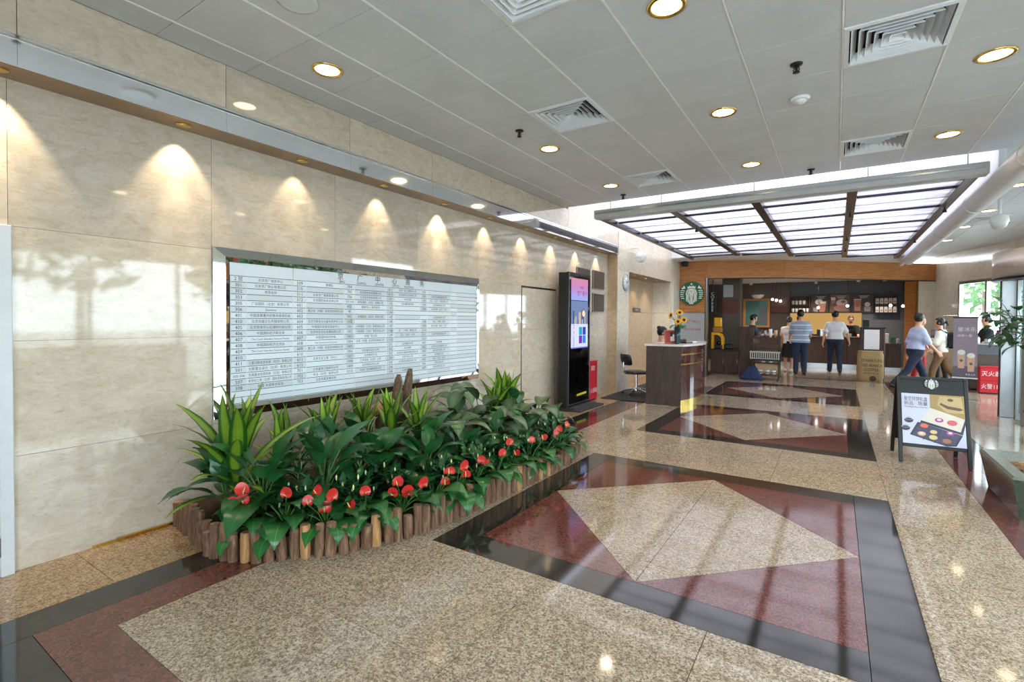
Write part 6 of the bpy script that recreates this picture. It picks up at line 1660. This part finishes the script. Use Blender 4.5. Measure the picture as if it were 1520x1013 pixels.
for a, w in ((a_post, .12), (a_post - 1.28, .05), (a_post + .60, .05), (a_post + 1.58, .05)):
    MB().box(-2 * w, .03, -.035, .035, 0, 2.19, 'steel', .006, Matrix.Rotation(a, 4, 'Z') @ Matrix.Translation((RD, 0, 0))).build('jamb_post', t)
MB().box(.032, .05, -.03, .03, 0, 2.19, 'black', 0, Matrix.Rotation(a_post, 4, 'Z') @ Matrix.Translation((RD, 0, 0))).build('brush_strip', t)
for k in range(3):
    a = a_post + .35 + 2 * PI * k / 3; Tm = Matrix.Rotation(a, 4, 'Z')
    w = MB().box(.05, .09, -.02, .02, .04, 2.15, 'steel', .003, Tm).box(RD - .10, RD - .06, -.02, .02, .04, 2.15, 'steel', .003, Tm).box(.09, RD - .10, -.02, .02, .04, .14, 'steel', .003, Tm).box(.09, RD - .10, -.02, .02, 2.05, 2.15, 'steel', .003, Tm).build('door_wing', t)
    MB().box(.09, RD - .10, -.005, .005, .14, 2.05, 'glass', 0, Tm).build('wing_pane', w); MB().tube([Tm @ Vector((.2, -.05, 1.02)), Tm @ Vector((RD - .2, -.05, 1.02))], .016, 'steel', 8).build('push_bar', w)
MB().tube([(0, 0, 0), (0, 0, 2.19)], .045, 'steel', 14).build('centre_shaft', t)
# banner stand
t = thing('banner_stand', 'tall mauve drinks banner on a metal stand beside the walking people', 'banner', (2.10, 12.8, 0), R(-6))
MB().box(-.20, .20, -.10, .10, 0, .012, 'steel', .004).tube([(0, .02, .012), (0, .02, 1.62)], .012, 'steel', 8).build('stand', t)
mat('banner_mauve', S(150, 134, 148), .4, var=.08, scale=3); mat('banner_dark', S(96, 84, 96), .4)
MB().box(-.175, .175, -.012, .0, .44, 1.60, 'banner_mauve').build('banner_sheet', t)
MB().box(-.185, .185, -.018, .012, 1.59, 1.62, 'black', .004).box(-.185, .185, -.018, .012, .42, .445, 'steel', .004).build('rail', t)
mb = MB(); F = FRN(0, -.0125, 0)
shape(mb, rect(-.172, .172, .45, .66), F, 'banner_dark', .001)
for u, v_ in ((-.055, .62), (.085, .56)):
    shape(mb, [(u - .045, v_), (u + .045, v_), (u + .058, v_ + .30), (u - .058, v_ + .30)], F, 'p_c3', .002); shape(mb, disc(u, v_ + .31, .058, 14, .05), F, 'cup_white', .0024); shape(mb, disc(u, v_ + .15, .025, 12), F, 'p_brown', .003)
text(mb, '星冰乐', .09, F, .02, 1.37, 'white_ink'); text(mb, '冰爽一夏', .055, F, -.01, 1.25, 'white_ink'); text(mb, '新品上市', .035, F, .08, .50, 'white_ink')
o = mb.build('printed_picture', t, recalc=False); o['kind'] = 'stuff'
# condiment bar by the glass
t = thing('condiment_bar', 'grey topped condiment bar behind the red box by the glass', 'counter', (2.85, 14.95, 0))
MB().box(-.35, .35, -.28, .28, .06, .80, 'brown_wall').build('carcass', t); MB().box(-.36, .36, -.29, .29, .80, 1.02, 'slate', .006).build('apron', t); MB().box(-.38, .38, -.31, .31, 1.02, 1.05, 'notice_grey', .006).build('worktop', t); MB().box(-.33, .33, -.26, .26, 0, .06, 'black').build('plinth', t)
for k, (x, h, m, lab) in enumerate(((-.22, .16, 'cup_white', 'white napkin box on the condiment bar'), (-.05, .12, 'steel', 'low steel jar on the condiment bar'), (.12, .30, 'red_wood', 'tall brown flask on the condiment bar'), (.24, .22, 'orange_bag', 'amber bottle on the condiment bar'))):
    tt = thing('condiment_jar', lab, 'jar', (2.85 + x, 14.85, 1.05)); MB().lathe([(.0001, 0), (.05, 0), (.052, h * .7), (.03, h * .85), (.0001, h * .85)], m, 14).build('jar_body', tt); MB().lathe([(.032, h * .85), (.032, h), (.0001, h)], 'black', 12).build('lid', tt)

# ================================================================== THE PEOPLE
FWD = 0.0
person('heavy man in grey striped polo shirt seen from behind at the coffee bar', (-.84, 16.25, .0), R(4), 1.79, hips=(2, -3), knees=(4, 6), arms=((12, 12, 50), (14, 12, 62)), top='striped', bottom='jeans', fat=1.22, sleeve=.85, hem=-.06, shoe='shoe')
person('man in white T-shirt walking away towards the bar, arms hanging out', (-.02, 17.35, 0), R(6), 1.79, hips=(14, -10), knees=(6, 16), arms=((-12, 16, 16), (4, 26, 18)), top='white_tee', bottom='navy', fat=1.04, sleeve=.72, hem=.03, shoe='shoe')
person('man in pale blue shirt striding right behind the sandwich board', (1.47, 14.0, 0), R(-70), 1.73, hips=(24, -24), knees=(4, 18), arms=((-14, 10, 14), (20, 10, 20)), lean=6, head=(28, 0), top='blue_shirt', bottom='navy', fat=1.05, sleeve=.9, hem=.04)
person('person in cream T-shirt and brown trousers with backpack walking left', (2.02, 14.75, 0), R(78), 1.60, hips=(20, -16), knees=(14, 24), arms=((16, 10, 24), (-16, 12, 14)), lean=4, head=(0, -4), top='cream_tee', bottom='khaki', sleeve=.85, hem=.0, hair='tail', bag='backpack', shoe='shoe_white')
person('woman in deep blue top half hidden behind the man in the pale blue shirt', (1.86, 16.6, 0), R(-100), 1.60, hips=(6, -6), knees=(6, 8), arms=((30, 10, 60), (10, 8, 20)), top='deep_blue', bottom='red_cloth', hair='bun', sleeve=.8, res=.017)
o, inf = person('woman in grey blue top with a red shoulder bag, beyond the cream T-shirt', (2.30, 17.0, 0), R(60), 1.58, hips=(4, -4), knees=(5, 6), arms=((20, 8, 50), (8, 8, 20)), top='grey_blue', bottom='black_cloth', hair='long', sleeve=.8, res=.017)
MB().box(-.16, .16, .12, .24, .78, 1.0, 'red_cloth', .03).tube([(-.12, .15, .98), (-.10, .16, 1.30), (.10, .02, 1.32)], .008, 'red_cloth', 6).build('shoulder_bag', o)
o, inf = person('woman with orange shoulder bag and dark skirt left of the striped shirt', (-1.17, 16.95, 0), R(-8), 1.60, hips=(4, -4), knees=(5, 8), arms=((24, 12, 50), (24, 8, 60)), head=(-10, -4), top='white_tee', bottom='black_cloth', skirt=True, hair='tail', sleeve=.7, shoe='shoe_white', res=.017)
MB().box(-.27, -.15, -.17, .15, .72, 1.08, 'orange_bag', .05).tube([(-.21, -.12, 1.06), (-.21, -.02, 1.32), (-.21, .10, 1.06)], .010, 'orange_bag', 6).build('shoulder_bag', o)
o, inf = person('customer in black standing at the counter, mostly behind the striped shirt', (-.96, 18.1, 0), R(10), 1.66, hips=(2, -2), arms=((20, 8, 40), (20, 8, 40)), top='black_cloth', bottom='jeans', res=.018)
person('smiling barista in dark uniform leaning over the bar counter', (.43, 20.12, 0), R(172), 1.68, hips=(6, 6), knees=(4, 4), arms=((28, 12, 46), (34, 12, 40)), lean=10, head=(6, -4), top='black_cloth', bottom='black_cloth', sleeve=.85, hem=-.05, res=.016)
person('person in dark grey shirt reading behind the brown partition board', (-2.02, 15.30, 0), R(-70), 1.66, hips=(3, -3), arms=((30, 10, 70), (30, 10, 70)), lean=8, head=(0, -24), top='grey_cloth', bottom='black_cloth', res=.016)
person('receptionist in white blouse sitting low behind the desk', (-2.98, 9.92, .014), R(-55), 1.70, hips=(84, 84), knees=(88, 88), arms=((30, 10, 55), (30, 10, 55)), lean=6, head=(0, -20), top='white_tee', bottom='black_cloth', hair='bun', sleeve=.98, seated=True, res=.016)
person('dark haired customer beyond the condiment bar by the glass', (2.95, 15.75, 0), R(100), 1.62, hips=(3, -3), arms=((20, 8, 40), (20, 8, 40)), head=(0, -12), top='black_cloth', bottom='navy', hair='short', res=.018)
t = thing('desk_stool', 'low black stool under the receptionist behind the desk', 'stool', (-2.98, 9.92, .014))
MB().lathe([(.0001, .32), (.17, .32), (.18, .35), (.16, .385), (.0001, .39)], 'leather', 22).build('seat', t); MB().tube([(0, 0, .02), (0, 0, .33)], .025, 'chrome', 10).lathe([(.0001, 0), (.18, 0), (.18, .015), (.03, .035), (.0001, .035)], 'chrome', 22).build('pedestal', t)
